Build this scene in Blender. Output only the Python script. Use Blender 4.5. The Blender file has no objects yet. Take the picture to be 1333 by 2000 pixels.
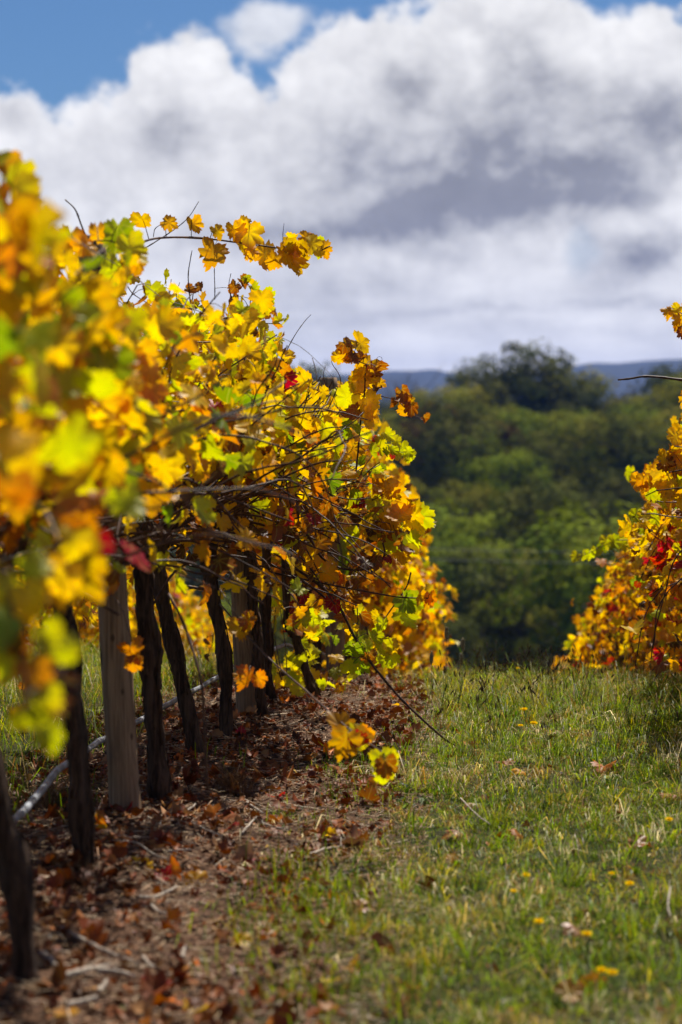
import bpy, math, random
import numpy as np

rng = np.random.default_rng(7)
random.seed(7)
C = bpy.context.scene
COL = C.collection
R = math.radians

# ------------------------------------------------------------------ camera
FPX = 85.0 / 36.0 * 2000.0
PITCH = math.atan(150 / FPX)
YAW = math.atan(314 / FPX)
CAM = np.array([0.0, 0.0, 1.3])
cam_d = bpy.data.cameras.new('camera')
cam = bpy.data.objects.new('camera', cam_d)
COL.objects.link(cam)
cam.location = CAM
cam.rotation_euler = (math.pi / 2 - PITCH, 0, YAW)
cam_d.sensor_fit = 'VERTICAL'
cam_d.sensor_height = 36
cam_d.lens = 85
cam_d.clip_start = 0.05
cam_d.clip_end = 20000
cam_d.dof.use_dof = True
cam_d.dof.focus_distance = 10.2
cam_d.dof.aperture_fstop = 3.0
C.camera = cam

# ------------------------------------------------------------------ light
SUN_AZ, SUN_EL = R(14), R(56)          # azimuth clockwise from +Y
sun_dir = np.array([math.sin(SUN_AZ) * math.cos(SUN_EL), math.cos(SUN_AZ) * math.cos(SUN_EL), math.sin(SUN_EL)])
ld = bpy.data.lights.new('sun', 'SUN')
ld.energy = 5.0
ld.angle = R(0.5)
ld.color = (1.0, 0.95, 0.86)
lo = bpy.data.objects.new('sun', ld)
COL.objects.link(lo)
from mathutils import Vector
lo.rotation_euler = Vector(sun_dir).to_track_quat('Z', 'Y').to_euler()

C.view_settings.view_transform = 'Standard'
C.view_settings.look = 'None'
C.view_settings.exposure = 0.45
C.view_settings.gamma = 1
C.cycles.use_denoising = True
C.cycles.max_bounces = 7
C.cycles.diffuse_bounces = 3
C.cycles.glossy_bounces = 2
C.cycles.transmission_bounces = 4
C.cycles.volume_bounces = 0
C.cycles.transparent_max_bounces = 8
C.cycles.sample_clamp_indirect = 4


class NT:
    """small helper for node trees"""
    def __init__(s, tree):
        s.t = tree
        s.n = tree.nodes
        s.l = tree.links

    def node(s, typ, **kw):
        n = s.n.new(typ)
        for k, v in kw.items():
            setattr(n, k, v)
        return n

    def put(s, sock, v):
        if isinstance(v, bpy.types.NodeSocket):
            s.l.new(v, sock)
        else:
            if sock.type == 'RGBA' and len(v) == 3:
                v = (*v, 1)
            sock.default_value = v

    def m(s, op, a, b=None, c=None, clamp=False):
        n = s.node('ShaderNodeMath', operation=op, use_clamp=clamp)
        for i, v in enumerate((a, b, c)):
            if v is not None:
                s.put(n.inputs[i], v)
        return n.outputs[0]

    def mix(s, f, a, b, blend='MIX'):
        n = s.node('ShaderNodeMix', data_type='RGBA', blend_type=blend)
        s.put(n.inputs[0], f)
        s.put(n.inputs[6], a)
        s.put(n.inputs[7], b)
        return n.outputs[2]

    def step(s, v, lo, hi):
        n = s.node('ShaderNodeMapRange', interpolation_type='SMOOTHSTEP')
        s.put(n.inputs[0], v)
        s.put(n.inputs[1], lo)
        s.put(n.inputs[2], hi)
        return n.outputs[0]

    def noise(s, vec, scale, detail=4, rough=0.55, dist=0.0, col=False):
        n = s.node('ShaderNodeTexNoise')
        if vec is not None:
            s.put(n.inputs['Vector'], vec)
        n.inputs['Scale'].default_value = scale
        n.inputs['Detail'].default_value = detail
        n.inputs['Roughness'].default_value = rough
        n.inputs['Distortion'].default_value = dist
        return n.outputs['Color' if col else 'Fac']

    def vmul(s, vec, xyz):
        n = s.node('ShaderNodeVectorMath', operation='MULTIPLY')
        s.put(n.inputs[0], vec)
        n.inputs[1].default_value = xyz
        return n.outputs[0]


# ------------------------------------------------------------------ sky
def make_world():
    w = bpy.data.worlds.new('World')
    C.world = w
    w.use_nodes = True
    t = NT(w.node_tree)
    t.n.clear()
    out = t.node('ShaderNodeOutputWorld')
    bg = t.node('ShaderNodeBackground')
    t.l.new(bg.outputs[0], out.inputs[0])
    sky = t.node('ShaderNodeTexSky', sky_type='NISHITA')
    sky.sun_disc = False
    sky.sun_elevation = SUN_EL
    sky.sun_rotation = SUN_AZ
    sky.altitude = 400
    sky.dust_density = 0.3
    sky.ozone_density = 2.5
    S = 0.075
    tc = t.node('ShaderNodeTexCoord').outputs['Generated']
    sep = t.node('ShaderNodeSeparateXYZ')
    t.l.new(tc, sep.inputs[0])
    dx, dy, dz = sep.outputs
    yy = t.m('MAXIMUM', dy, 0.2)
    u0 = t.m('DIVIDE', dx, yy)
    v0 = t.m('DIVIDE', dz, yy)
    # cloud puffs: turbulence of the direction
    comb = t.node('ShaderNodeCombineXYZ')
    t.put(comb.inputs[0], u0)
    t.put(comb.inputs[1], v0)
    P = comb.outputs[0]
    wn = t.noise(P, 22, 8, 0.6, 0.0, True)
    wsep = t.node('ShaderNodeSeparateColor')
    t.l.new(wn, wsep.inputs[0])
    wx = t.m('SUBTRACT', wsep.outputs[0], 0.5)
    wy = t.m('SUBTRACT', wsep.outputs[1], 0.5)
    u = t.m('MULTIPLY_ADD', wx, 0.028, u0)
    v = t.m('MULTIPLY_ADD', wy, 0.026, v0)
    U = lambda X: (X - 980) / FPX
    V = lambda Y: (850 - Y) / FPX
    # upper edge of the cloud bank
    fc = t.node('ShaderNodeFloatCurve')
    cv = fc.mapping.curves[0]
    edge = [(-1100, 40), (-400, 130), (0, 168), (90, 196), (180, 170), (245, 150), (275, 92), (350, 60), (420, 78), (465, 120),
            (520, 150), (560, 120), (610, 62), (700, 28), (820, -10), (1000, -25), (1110, 0), (1200, 22), (1270, 18), (1340, 40), (1700, -40), (2300, 60)]
    UL, UH, VH = -0.45, 0.3, 0.3
    pts = [((U(a) - UL) / (UH - UL), V(b) / VH) for a, b in edge]
    while len(cv.points) > 2:
        cv.points.remove(cv.points[1])
    cv.points[0].location = pts[0]
    cv.points[-1].location = pts[-1]
    for p in pts[1:-1]:
        cv.points.new(*p)
    fc.mapping.update()
    fx = t.m('DIVIDE', t.m('SUBTRACT', u, UL), UH - UL, clamp=True)
    t.put(fc.inputs['Value'], fx)
    ve = t.m('MULTIPLY', fc.outputs[0], VH)
    n1 = t.noise(P, 42, 7, 0.6)
    n1c = t.m('SUBTRACT', n1, 0.5)
    d = t.m('ADD', t.m('SUBTRACT', ve, v), t.m('MULTIPLY', n1c, 0.042))
    mask = t.step(d, -0.003, 0.0055)

    def blob(X, Y, rx, ry, rot=0):
        a = R(rot)
        du = t.m('SUBTRACT', u, U(X))
        dv = t.m('SUBTRACT', v, V(Y))
        ca, sa = math.cos(a), math.sin(a)
        p = t.m('MULTIPLY_ADD', du, ca * FPX / rx, t.m('MULTIPLY', dv, sa * FPX / rx))
        q = t.m('MULTIPLY_ADD', du, -sa * FPX / ry, t.m('MULTIPLY', dv, ca * FPX / ry))
        r2 = t.m('MULTIPLY_ADD', p, p, t.m('MULTIPLY', q, q))
        return t.m('EXPONENT', t.m('MULTIPLY', r2, -1.0))

    small = t.m('ADD', blob(515, 50, 95, 55, 10), t.m('MULTIPLY', n1c, 1.1))
    mask = t.m('MAXIMUM', mask, t.m('MULTIPLY', t.step(small, 0.2, 0.75), 0.8))
    hole = t.m('ADD', blob(1125, 490, 46, 75, 0), t.m('MULTIPLY', n1c, 2.2))
    mask = t.m('MULTIPLY', mask, t.m('MULTIPLY_ADD', t.step(hole, 0.45, 1.3), -0.28, 1.0))
    # scattered cloud in the rest of the sky
    n2 = t.noise(tc, 2.6, 6, 0.55)
    rest = t.step(n2, 0.56, 0.68)
    front = t.m('MULTIPLY', t.step(dy, 0.5, 0.75), t.m('SUBTRACT', 1.0, t.step(dz, 0.28, 0.4)))
    mask = t.m('ADD', t.m('MULTIPLY', mask, front), t.m('MULTIPLY', rest, t.m('SUBTRACT', 1.0, front)))
    # grey undersides
    dark = 0.0
    for X, Y, rx, ry, rot, amp in [
            (830, 428, 340, 46, 7, .58), (985, 300, 190, 120, 0, .44), (780, 350, 170, 90, 0, .32), (920, 320, 420, 170, 0, .22),
            (1285, 225, 130, 70, 0, .68), (1180, 330, 190, 32, 0, .42), (1160, 382, 190, 26, 0, .42),
            (1255, 500, 110, 48, 25, .66), (780, 160, 60, 70, 0, .40), (1000, 150, 80, 80, 0, .45),
            (320, 262, 85, 42, 0, .42), (25, 205, 50, 40, 0, .25), (610, 590, 200, 60, 0, .40), (565, 470, 120, 36, 0, .42),
            (950, 612, 170, 14, 3, .34), (1240, 600, 120, 14, 0, .26), (860, 505, 60, 25, 0, .2), (700, 270, 80, 70, 0, .22),
            (1150, 650, 300, 16, 0, .16), (480, 320, 200, 90, 0, .14), (200, 400, 260, 90, 0, .10)]:
        dark = t.m('ADD', dark, t.m('MULTIPLY', blob(X, Y, rx, ry, rot), amp))
    n3 = t.noise(t.vmul(P, (1, 1.15, 1)), 34, 9, 0.62, 0.0)
    n3c = t.m('SUBTRACT', n3, 0.5)
    nb = t.m('MULTIPLY', t.m('ABSOLUTE', t.m('SUBTRACT', t.noise(t.vmul(P, (1, 1.2, 1)), 30, 6, 0.52), 0.5)), 2.0)
    puff = t.m('SUBTRACT', 0.17, nb)
    # flat streaks of layered cloud near the horizon
    n4 = t.noise(t.vmul(P, (1, 5.5, 1)), 15, 5, 0.55)
    low = t.m('SUBTRACT', 1.0, t.step(v0, 0.045, 0.085))
    tex = t.m('MULTIPLY', n3c, t.m('MULTIPLY_ADD', low, -0.45, 0.85))
    tex = t.m('ADD', tex, t.m('MULTIPLY', puff, t.m('MULTIPLY_ADD', low, -0.30, 0.70)))
    tex = t.m('ADD', tex, t.m('MULTIPLY', t.m('MULTIPLY', t.m('SUBTRACT', n4, 0.45), low), 0.9))
    k = t.m('ADD', t.m('MULTIPLY', dark, t.m('MULTIPLY_ADD', n3, 1.1, 0.42)), t.m('MULTIPLY_ADD', low, -0.06, t.m('ADD', tex, 0.13)), clamp=True)
    ccol = t.mix(k, (.775, .768, .765), (.228, .232, .258))
    skc = t.mix(1.0, sky.outputs[0], (S * 0.36, S * 0.50, S * 0.66), 'MULTIPLY')
    dk = t.m('MULTIPLY_ADD', t.noise(P, 22, 6, 0.55), 0.9, 0.58)
    dkc = t.node('ShaderNodeCombineColor')
    for q_ in range(3):
        t.put(dkc.inputs[q_], dk)
    ccol = t.mix(k, ccol, t.mix(1.0, ccol, dkc.outputs[0], 'MULTIPLY'))
    ccol = t.mix(front, (.42, .43, .46), ccol)
    col = t.mix(mask, skc, ccol)
    # low band under the horizon keeps an even tone
    t.put(bg.inputs[0], col)
    bg.inputs[1].default_value = 1.0
    w.cycles.sampling_method = 'MANUAL'
    w.cycles.sample_map_resolution = 512


make_world()

# ------------------------------------------------------------------ projection helpers (authoring only)
cp, sp, cy_, sy_ = math.cos(PITCH), math.sin(PITCH), math.cos(YAW), math.sin(YAW)
FWD = np.array([-sy_ * cp, cy_ * cp, -sp])
RGT = np.array([cy_, sy_, 0.0])
UPV = np.cross(RGT, FWD)


def at(px, py, d):
    return CAM + d * (FWD + RGT * (px - 666.5) / FPX + UPV * (1000 - py) / FPX)


def proj(P):
    q = np.asarray(P) - CAM
    d = q @ FWD
    dd = np.maximum(d, 0.05)
    return 666.5 + (q @ RGT) / dd * FPX, 1000 - (q @ UPV) / dd * FPX, d


# ------------------------------------------------------------------ terrain heights
_ys = np.arange(-400, 6000, 0.5)
_near = np.where(_ys < 10.2, 0.0, np.where(_ys < 19.67, -0.012 * (_ys - 10.2) ** 2, -0.012 * 9.47 ** 2 - 0.22 * (_ys - 19.67)))
_far = np.interp(_ys, [-400, 70, 90, 112, 145, 200, 260, 330, 380, 600, 1500, 2600, 6000],
                 [-12.5, -12.5, -14.6, -15.8, -14.6, -9.8, -4.8, -0.8, -1.0, -17, -30, -20, -20])
_k = np.ones(41) / 41
_far = np.convolve(np.pad(_far, 20, mode='edge'), _k, 'valid')
_b = np.clip((_ys - 55) / 20, 0, 1)
_b = _b * _b * (3 - 2 * _b)
_prof = _near * (1 - _b) + _far * _b


def sines(x, y, seed, scale, n=6):
    r = np.random.default_rng(seed)
    s = np.zeros(np.broadcast(x, y).shape)
    for i in range(n):
        a = r.uniform(0, 2 * np.pi)
        f = scale * r.uniform(.5, 2.0)
        s += np.sin((x * np.cos(a) + y * np.sin(a)) * f + r.uniform(0, 6.28))
    return s / math.sqrt(n)


def row_x(y):
    """centre line of the vine row beside the soil strip"""
    return np.interp(y, [0, 6, 8.5, 10.5, 12, 16, 60], [-1.14, -1.16, -1.26, -1.19, -1.07, -1.0, -0.95])


def ground(x, y):
    x = np.asarray(x, float)
    y = np.asarray(y, float)
    z = np.interp(y, _ys, _prof)
    near = np.clip((70 - y) / 30, 0, 1)
    z = z + near * (0.014 * sines(x, y, 3, 1.6) + 0.006 * sines(x, y, 5, 7))
    z = z + near * 0.05 * np.exp(-((x - row_x(y)) / .38) ** 2)
    z = z + near * np.clip((y - 12) / 20, 0, 1.6) * (.36 * np.clip(-1.3 - x, 0, 12) - .22 * np.clip(x - .8, 0, 6))
    far = np.clip((y - 90) / 60, 0, 1)
    z = z + far * (1.0 * sines(x, y, 9, .03))
    return z


def on_ground(px, py):
    """world point of the terrain under a sight line"""
    d = np.arange(2.5, 24, .02)
    P = CAM + d[:, None] * (FWD + RGT * (px - 666.5) / FPX + UPV * (1000 - py) / FPX)
    h = P[:, 2] - ground(P[:, 0], P[:, 1])
    i = int(np.argmax(h < 0)) if (h < 0).any() else int(np.argmin(h))
    p = P[i].copy()
    p[2] = float(ground(p[0], p[1]))
    return p, d[i]


# ------------------------------------------------------------------ mesh helpers
def mesh(name, verts, faces, mat=None, parent=None, col=None, uv=None, smooth=True, mats=None, loc=None):
    """verts (n,3); faces: list of int arrays (m,k)"""
    me = bpy.data.meshes.new(name)
    verts = np.asarray(verts, np.float32)
    if loc is not None:
        verts = verts - np.asarray(loc, np.float32)
    me.vertices.add(len(verts))
    me.vertices.foreach_set('co', verts.ravel())
    faces = [np.asarray(f, np.int32) for f in faces if len(f)]
    loops = np.concatenate([f.ravel() for f in faces])
    tot = np.concatenate([np.full(len(f), f.shape[1], np.int32) for f in faces])
    me.loops.add(len(loops))
    me.loops.foreach_set('vertex_index', loops)
    me.polygons.add(len(tot))
    me.polygons.foreach_set('loop_start', np.concatenate([[0], np.cumsum(tot)[:-1]]).astype(np.int32))
    me.polygons.foreach_set('loop_total', tot)
    if smooth:
        me.polygons.foreach_set('use_smooth', np.ones(len(tot), bool))
    if col is not None:
        a = me.color_attributes.new('Col', 'FLOAT_COLOR', 'POINT')
        c = np.ones((len(verts), 4), np.float32)
        c[:, :3] = col
        a.data.foreach_set('color', c.ravel())
    if uv is not None:
        a = me.attributes.new('luv', 'FLOAT2', 'POINT')
        a.data.foreach_set('vector', np.asarray(uv, np.float32).ravel())
    me.update()
    me.validate()
    if mat:
        me.materials.append(mat)
    o = bpy.data.objects.new(name, me)
    COL.objects.link(o)
    if parent is not None:
        o.parent = parent
    if loc is not None and parent is None:
        o.location = loc
    return o


def tag(o, label=None, cat=None, group=None, kind=None):
    if label: o['label'] = label
    if cat: o['category'] = cat
    if group: o['group'] = group
    if kind: o['kind'] = kind
    return o


def empty(name, loc):
    o = bpy.data.objects.new(name, None)
    o.empty_display_size = .1
    o.location = loc
    COL.objects.link(o)
    return o


def copy_tree(o, parent=None):
    c = o.copy()
    COL.objects.link(c)
    c.parent = parent
    for ch in list(o.children):
        copy_tree(ch, c)
    return c


def smooth_path(pts, n):
    """Catmull-Rom through pts"""
    pts = np.asarray(pts, float)
    P = np.vstack([2 * pts[0] - pts[1], pts, 2 * pts[-1] - pts[-2]])
    out = []
    m = len(pts) - 1
    for t in np.linspace(0, m, n):
        i = min(int(t), m - 1)
        f = t - i
        a, b, c, d = P[i:i + 4]
        out.append(.5 * ((2 * b) + (c - a) * f + (2 * a - 5 * b + 4 * c - d) * f * f + (3 * b - a - 3 * c + d) * f ** 3))
    return np.array(out)


def tube(path, rad, k=8, shape=None, cap=True):
    """returns verts, [quads, tris]"""
    path = np.asarray(path, float)
    n = len(path)
    rad = np.broadcast_to(np.asarray(rad, float), (n,))
    tan = np.gradient(path, axis=0)
    tan /= np.linalg.norm(tan, axis=1)[:, None] + 1e-9
    ref = np.array([0., 0, 1]) if abs(tan[0][2]) < .8 else np.array([1., 0, 0])
    V = []
    ang = np.arange(k) / k * 2 * np.pi
    a = np.cross(tan[0], ref)
    for i in range(n):
        a = a - tan[i] * (a @ tan[i])
        a /= np.linalg.norm(a) + 1e-9
        b = np.cross(tan[i], a)
        r = rad[i] * (np.ones(k) if shape is None else shape[i])
        V.append(path[i] + (np.cos(ang) * r)[:, None] * a + (np.sin(ang) * r)[:, None] * b)
    V = np.vstack(V)
    i = np.arange(n - 1)[:, None] * k
    j = np.arange(k)[None]
    j2 = (j + 1) % k
    q = np.stack([i + j, i + j2, i + k + j2, i + k + j], -1).reshape(-1, 4)
    T = []
    if cap:
        V = np.vstack([V, path[0], path[-1]])
        c0, c1 = n * k, n * k + 1
        for jj in range(k):
            T.append((c0, (jj + 1) % k, jj))
            T.append((c1, (n - 1) * k + jj, (n - 1) * k + (jj + 1) % k))
    return V, [q, np.array(T, np.int32).reshape(-1, 3)]


class Bag:
    """collects shapes into one mesh"""
    def __init__(s):
        s.v, s.f, s.c, s.u, s.n = [], {}, [], [], 0

    def add(s, v, fs, col=None, uv=None):
        for f in fs:
            f = np.asarray(f, np.int64)
            if len(f):
                s.f.setdefault(f.shape[1], []).append(f + s.n)
        s.v.append(v)
        if col is not None:
            s.c.append(np.broadcast_to(np.asarray(col, np.float32), (len(v), 3)))
        if uv is not None:
            s.u.append(uv)
        s.n += len(v)

    def build(s, name, mat, parent=None, smooth=True, loc=None):
        return mesh(name, np.vstack(s.v), [np.vstack(x) for x in s.f.values()], mat, parent,
                    np.vstack(s.c) if s.c else None, np.vstack(s.u) if s.u else None, smooth, loc=loc)


# ------------------------------------------------------------------ materials
def material(name):
    m = bpy.data.materials.new(name)
    m.use_nodes = True
    t = NT(m.node_tree)
    t.n.clear()
    out = t.node('ShaderNodeOutputMaterial')
    return m, t, out


def leaf_material(name, trans=.5, gloss=.05, veins=True, blotch=.5):
    m, t, out = material(name)
    col = t.node('ShaderNodeAttribute', attribute_name='Col').outputs['Color']
    geo = t.node('ShaderNodeNewGeometry')
    if blotch:
        n = t.noise(geo.outputs['Position'], 45, 4, .6)
        f = t.m('MULTIPLY', t.step(n, .56, .70), blotch)
        col = t.mix(f, col, (.30, .10, .02))
        n = t.noise(geo.outputs['Position'], 18, 2, .5)
        hs = t.node('ShaderNodeHueSaturation')
        t.put(hs.inputs['Hue'], t.m('MULTIPLY_ADD', n, .06, .47))
        t.put(hs.inputs['Color'], col)
        col = hs.outputs[0]
    if veins:
        uv = t.node('ShaderNodeAttribute', attribute_name='luv').outputs['Vector']
        sp_ = t.node('ShaderNodeSeparateXYZ')
        t.l.new(uv, sp_.inputs[0])
        a = t.m('ARCTAN2', sp_.outputs[0], t.m('ADD', sp_.outputs[1], .02))
        q = t.m('DIVIDE', a, .72)
        fr = t.m('ABSOLUTE', t.m('SUBTRACT', q, t.m('ROUND', q)))
        r = t.node('ShaderNodeVectorMath', operation='LENGTH')
        t.l.new(uv, r.inputs[0])
        w = t.m('MULTIPLY', fr, r.outputs['Value'])
        v = t.m('MULTIPLY', t.m('SUBTRACT', 1.0, t.step(w, .010, .04)), .35)
        col = t.mix(v, col, (.50, .44, .10))
    dif = t.node('ShaderNodeBsdfDiffuse')
    tr = t.node('ShaderNodeBsdfTranslucent')
    gl = t.node('ShaderNodeBsdfGlossy')
    gl.inputs['Roughness'].default_value = .45
    gl.inputs['Color'].default_value = (.9, .9, .9, 1)
    t.put(dif.inputs['Color'], col)
    hs2 = t.node('ShaderNodeHueSaturation')
    hs2.inputs['Saturation'].default_value = 1.12
    hs2.inputs['Value'].default_value = 1.25
    t.put(hs2.inputs['Color'], col)
    t.put(tr.inputs['Color'], hs2.outputs[0])
    ms = t.node('ShaderNodeMixShader')
    ms.inputs[0].default_value = trans
    t.l.new(dif.outputs[0], ms.inputs[1])
    t.l.new(tr.outputs[0], ms.inputs[2])
    m2 = t.node('ShaderNodeMixShader')
    m2.inputs[0].default_value = gloss
    t.l.new(ms.outputs[0], m2.inputs[1])
    t.l.new(gl.outputs[0], m2.inputs[2])
    t.l.new(m2.outputs[0], out.inputs[0])
    return m


def solid(name, builder, rough=.8, bump=None, spec=.3):
    m, t, out = material(name)
    b = t.node('ShaderNodeBsdfPrincipled')
    b.inputs['Roughness'].default_value = rough
    b.inputs['Specular IOR Level'].default_value = spec
    tc = t.node('ShaderNodeTexCoord').outputs['Object']
    col, h = builder(t, tc)
    t.put(b.inputs['Base Color'], col)
    if h is not None:
        bp = t.node('ShaderNodeBump')
        bp.inputs['Strength'].default_value = bump[0]
        bp.inputs['Distance'].default_value = bump[1]
        t.put(bp.inputs['Height'], h)
        t.l.new(bp.outputs[0], b.inputs['Normal'])
    t.l.new(b.outputs[0], out.inputs[0])
    return m


M = {}
M['leaf'] = leaf_material('vine_leaf', .6, .022, True, .4)
M['leaf_far'] = leaf_material('vine_leaf_plain', .6, .025, False, .35)
M['dry'] = leaf_material('dry_leaf', .22, .05, True, .5)
M['litter'] = leaf_material('litter', .12, .015, False, .35)
M['grass'] = leaf_material('grass_blade', .5, .018, False, 0)
M['tree_leaf'] = leaf_material('tree_leaf', .12, .0, False, 0)
M['petal'] = leaf_material('petal', .5, .0, False, 0)


def _bark(t, tc):
    n = t.noise(t.vmul(tc, (55, 55, 7)), 1, 6, .65, .6)
    n2 = t.noise(tc, 9, 3, .5)
    c = t.mix(t.step(n, .3, .7), (.022, .013, .009), (.125, .074, .046))
    c = t.mix(t.m('MULTIPLY', t.step(n2, .55, .7), .5), c, (.13, .08, .05))
    return c, n


M['bark'] = solid('vine_bark', _bark, .92, (1.0, .012), .15)


def _cane(t, tc):
    n = t.noise(t.vmul(tc, (60, 60, 60)), 1, 3, .6)
    n2 = t.noise(tc, 6, 2, .5)
    c = t.mix(t.step(n, .3, .75), (.045, .020, .012), (.15, .070, .040))
    c = t.mix(t.m('MULTIPLY', t.step(n2, .5, .62), .55), c, (.035, .018, .016))
    return c, n


M['cane'] = solid('vine_cane', _cane, .55, (.3, .002), .22)


def _post(t, tc):
    n = t.noise(t.vmul(tc, (60, 60, 3.2)), 1, 6, .65, .3)
    n2 = t.noise(t.vmul(tc, (9, 9, 2.2)), 1, 3, .55)
    c = t.mix(t.step(n, .25, .75), (.14, .082, .044), (.40, .265, .155))
    c = t.mix(t.m('MULTIPLY', t.step(n2, .5, .68), .5), c, (.20, .115, .07))
    crack = t.step(t.noise(t.vmul(tc, (30, 30, 1.1)), 1, 2, .5, .5), .655, .70)
    c = t.mix(crack, c, (.03, .022, .016))
    vo = t.node('ShaderNodeTexVoronoi')
    t.put(vo.inputs['Vector'], t.vmul(tc, (16, 16, 9)))
    vo.inputs['Scale'].default_value = 1
    knot = t.m('SUBTRACT', 1.0, t.step(vo.outputs['Distance'], .06, .16))
    c = t.mix(t.m('MULTIPLY', knot, .8), c, (.06, .035, .02))
    return c, t.m('SUBTRACT', n, t.m('MULTIPLY', crack, 1.2))


M['post'] = solid('weathered_post', _post, .85, (.8, .006), .2)
M['pipe'] = solid('drip_pipe', lambda t, tc: (t.mix(t.step(t.noise(tc, 14, 4), .35, .7), (.12, .125, .14), (.40, .42, .45)), None), .42, None, .5)
M['wire'] = solid('galvanised_wire', lambda t, tc: (t.mix(t.noise(tc, 20, 2), (.12, .11, .10), (.25, .25, .25)), None), .45, None, .6)
M['power'] = solid('power_wire', lambda t, tc: (t.mix(t.noise(tc, .4, 2), (.2, .2, .2), (.34, .34, .34)), None), .5, None, .5)


def _stick(t, tc):
    n = t.noise(t.vmul(tc, (80, 80, 80)), 1, 3, .6)
    return t.mix(t.step(n, .3, .7), (.20, .155, .115), (.46, .385, .30)), n


M['stick'] = solid('dead_stick', _stick, .75, (.4, .003), .3)
M['tree_bark'] = solid('tree_bark', lambda t, tc: (t.mix(t.noise(t.vmul(tc, (3, 3, .6)), 1, 4), (.03, .025, .02), (.12, .10, .08)), None), .9)
M['flower_stem'] = solid('flower_stem', lambda t, tc: (t.mix(t.noise(tc, 30, 2), (.06, .11, .02), (.12, .17, .04)), None), .6)
M['seed'] = solid('seed_head', lambda t, tc: (t.mix(t.step(t.noise(tc, 300, 3), .35, .65), (.10, .07, .035), (.34, .30, .17)), None), .8)


def _ground(t, tc):
    geo = t.node('ShaderNodeNewGeometry').outputs['Position']
    s = t.node('ShaderNodeSeparateXYZ')
    t.l.new(geo, s.inputs[0])
    n = t.noise(geo, 34, 9, .74)
    n2 = t.noise(geo, 3.2, 4, .6)
    soil = t.mix(t.step(n, .3, .72), (.026, .015, .010), (.24, .13, .075))
    soil = t.mix(t.m('MULTIPLY', t.step(n2, .48, .66), .55), soil, (.09, .042, .024))
    turf = t.mix(t.step(n, .3, .7), (.014, .018, .006), (.06, .062, .020))
    turf = t.mix(t.m('MULTIPLY', t.step(n2, .5, .7), .5), turf, (.16, .12, .06))
    wig = t.m('MULTIPLY', t.m('SUBTRACT', t.noise(geo, 1.3, 4, .6), .5), .8)
    xx = t.m('ADD', s.outputs[0], wig)
    strip = t.m('MULTIPLY', t.step(xx, -1.95, -1.65), t.m('SUBTRACT', 1.0, t.step(xx, -.62, -.38)))
    near = t.mix(strip, turf, soil)
    n5 = t.noise(geo, .25, 6, .65)
    wood = t.mix(n5, (.018, .022, .010), (.07, .06, .032))
    c = t.mix(t.step(s.outputs[1], 70, 110), near, wood)
    return c, n


M['ground'] = solid('ground', _ground, .95, (.9, .02), .1)
M['hills'] = solid('far_hills', lambda t, tc: (t.mix(t.noise(tc, .012, 6, .6), (.016, .024, .014), (.045, .05, .03)), None), .95)


# ------------------------------------------------------------------ ground sheet and far hills
def grid_sheet(name, xs, ys, zf, mat):
    X, Y = np.meshgrid(xs, ys)
    V = np.stack([X, Y, zf(X, Y)], -1).reshape(-1, 3)
    nx, ny = len(xs), len(ys)
    i = np.arange(ny - 1)[:, None] * nx + np.arange(nx - 1)[None]
    q = np.stack([i, i + 1, i + nx + 1, i + nx], -1).reshape(-1, 4)
    return mesh(name, V, [q], mat)


def soilbump(x, y):
    """clods on the soil strip"""
    e = np.clip((x + 2.0) / .3, 0, 1) * np.clip((-.4 - x) / .25, 0, 1) * np.clip((26 - y) / 5, 0, 1)
    return e * (.010 * sines(x, y, 21, 26, 8) + .005 * sines(x, y, 22, 60, 8))


xs = np.concatenate([-np.geomspace(2600, 4.6, 40), np.arange(-4.5, -2.2, .12), np.arange(-2.2, -.3, .022), np.arange(-.3, 3.2, .09), np.geomspace(3.3, 2600, 40)])
ys = np.concatenate([[-400, -100, -30, -8, -2, 1, 2.5], np.arange(3, 16, .03), np.arange(16, 40, .25), np.arange(40, 420, 4.0), np.geomspace(425, 5200, 40)])
g = grid_sheet('ground', xs, ys, lambda x, y: ground(x, y) + soilbump(x, y), M['ground'])
tag(g, 'sloping vineyard ground with a bare soil strip under the vines', kind='structure')


def hill_z(x, y):
    t = (y - 3300) / 700
    ridge = np.interp(x / 4000 * FPX + 980, [-3000, 0, 560, 700, 770, 850, 940, 1080, 1140, 1200, 1290, 1400, 1900, 4000],
                      [120, 60, 92, 92, 97, 103, 92, 112, 124, 121, 126, 128, 100, 140])
    n = 7 * sines(x, y, 31, .006, 8) + 2.4 * sines(x, y, 32, .03, 8)
    return -26 + (ridge + 26) * np.exp(-np.abs(t - 1) ** 2 * 1.1) + n * np.clip(t, 0, 1)


hl = grid_sheet('far_hills', np.linspace(-2400, 2400, 320), np.linspace(3300, 5000, 60), hill_z, M['hills'])
tag(hl, 'distant forested ridge fading to blue beyond the trees', kind='structure')

# ------------------------------------------------------------------ leaves
_R = [(0, 1.0), (.06, .90), (.125, .895), (.15, .79), (.235, .78), (.265, .675), (.235, .575), (.315, .60), (.375, .66), (.44, .60), (.475, .60), (.48, .50),
      (.57, .455), (.51, .37), (.42, .285), (.505, .24), (.575, .15), (.505, .06), (.535, -.05), (.42, -.08), (.38, -.19), (.265, -.155), (.155, -.21), (.07, -.10), (0, .0)]
HI = np.array(_R + [(-x, y) for x, y in _R[-2:0:-1]])
_L = [(0, 1.0), (.15, .84), (.26, .60), (.44, .62), (.54, .44), (.42, .29), (.55, .13), (.38, -.13), (.15, -.2), (0, .0)]
LO = np.array(_L + [(-x, y) for x, y in _L[-2:0:-1]])
CEN = np.array([0, .27])


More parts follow.
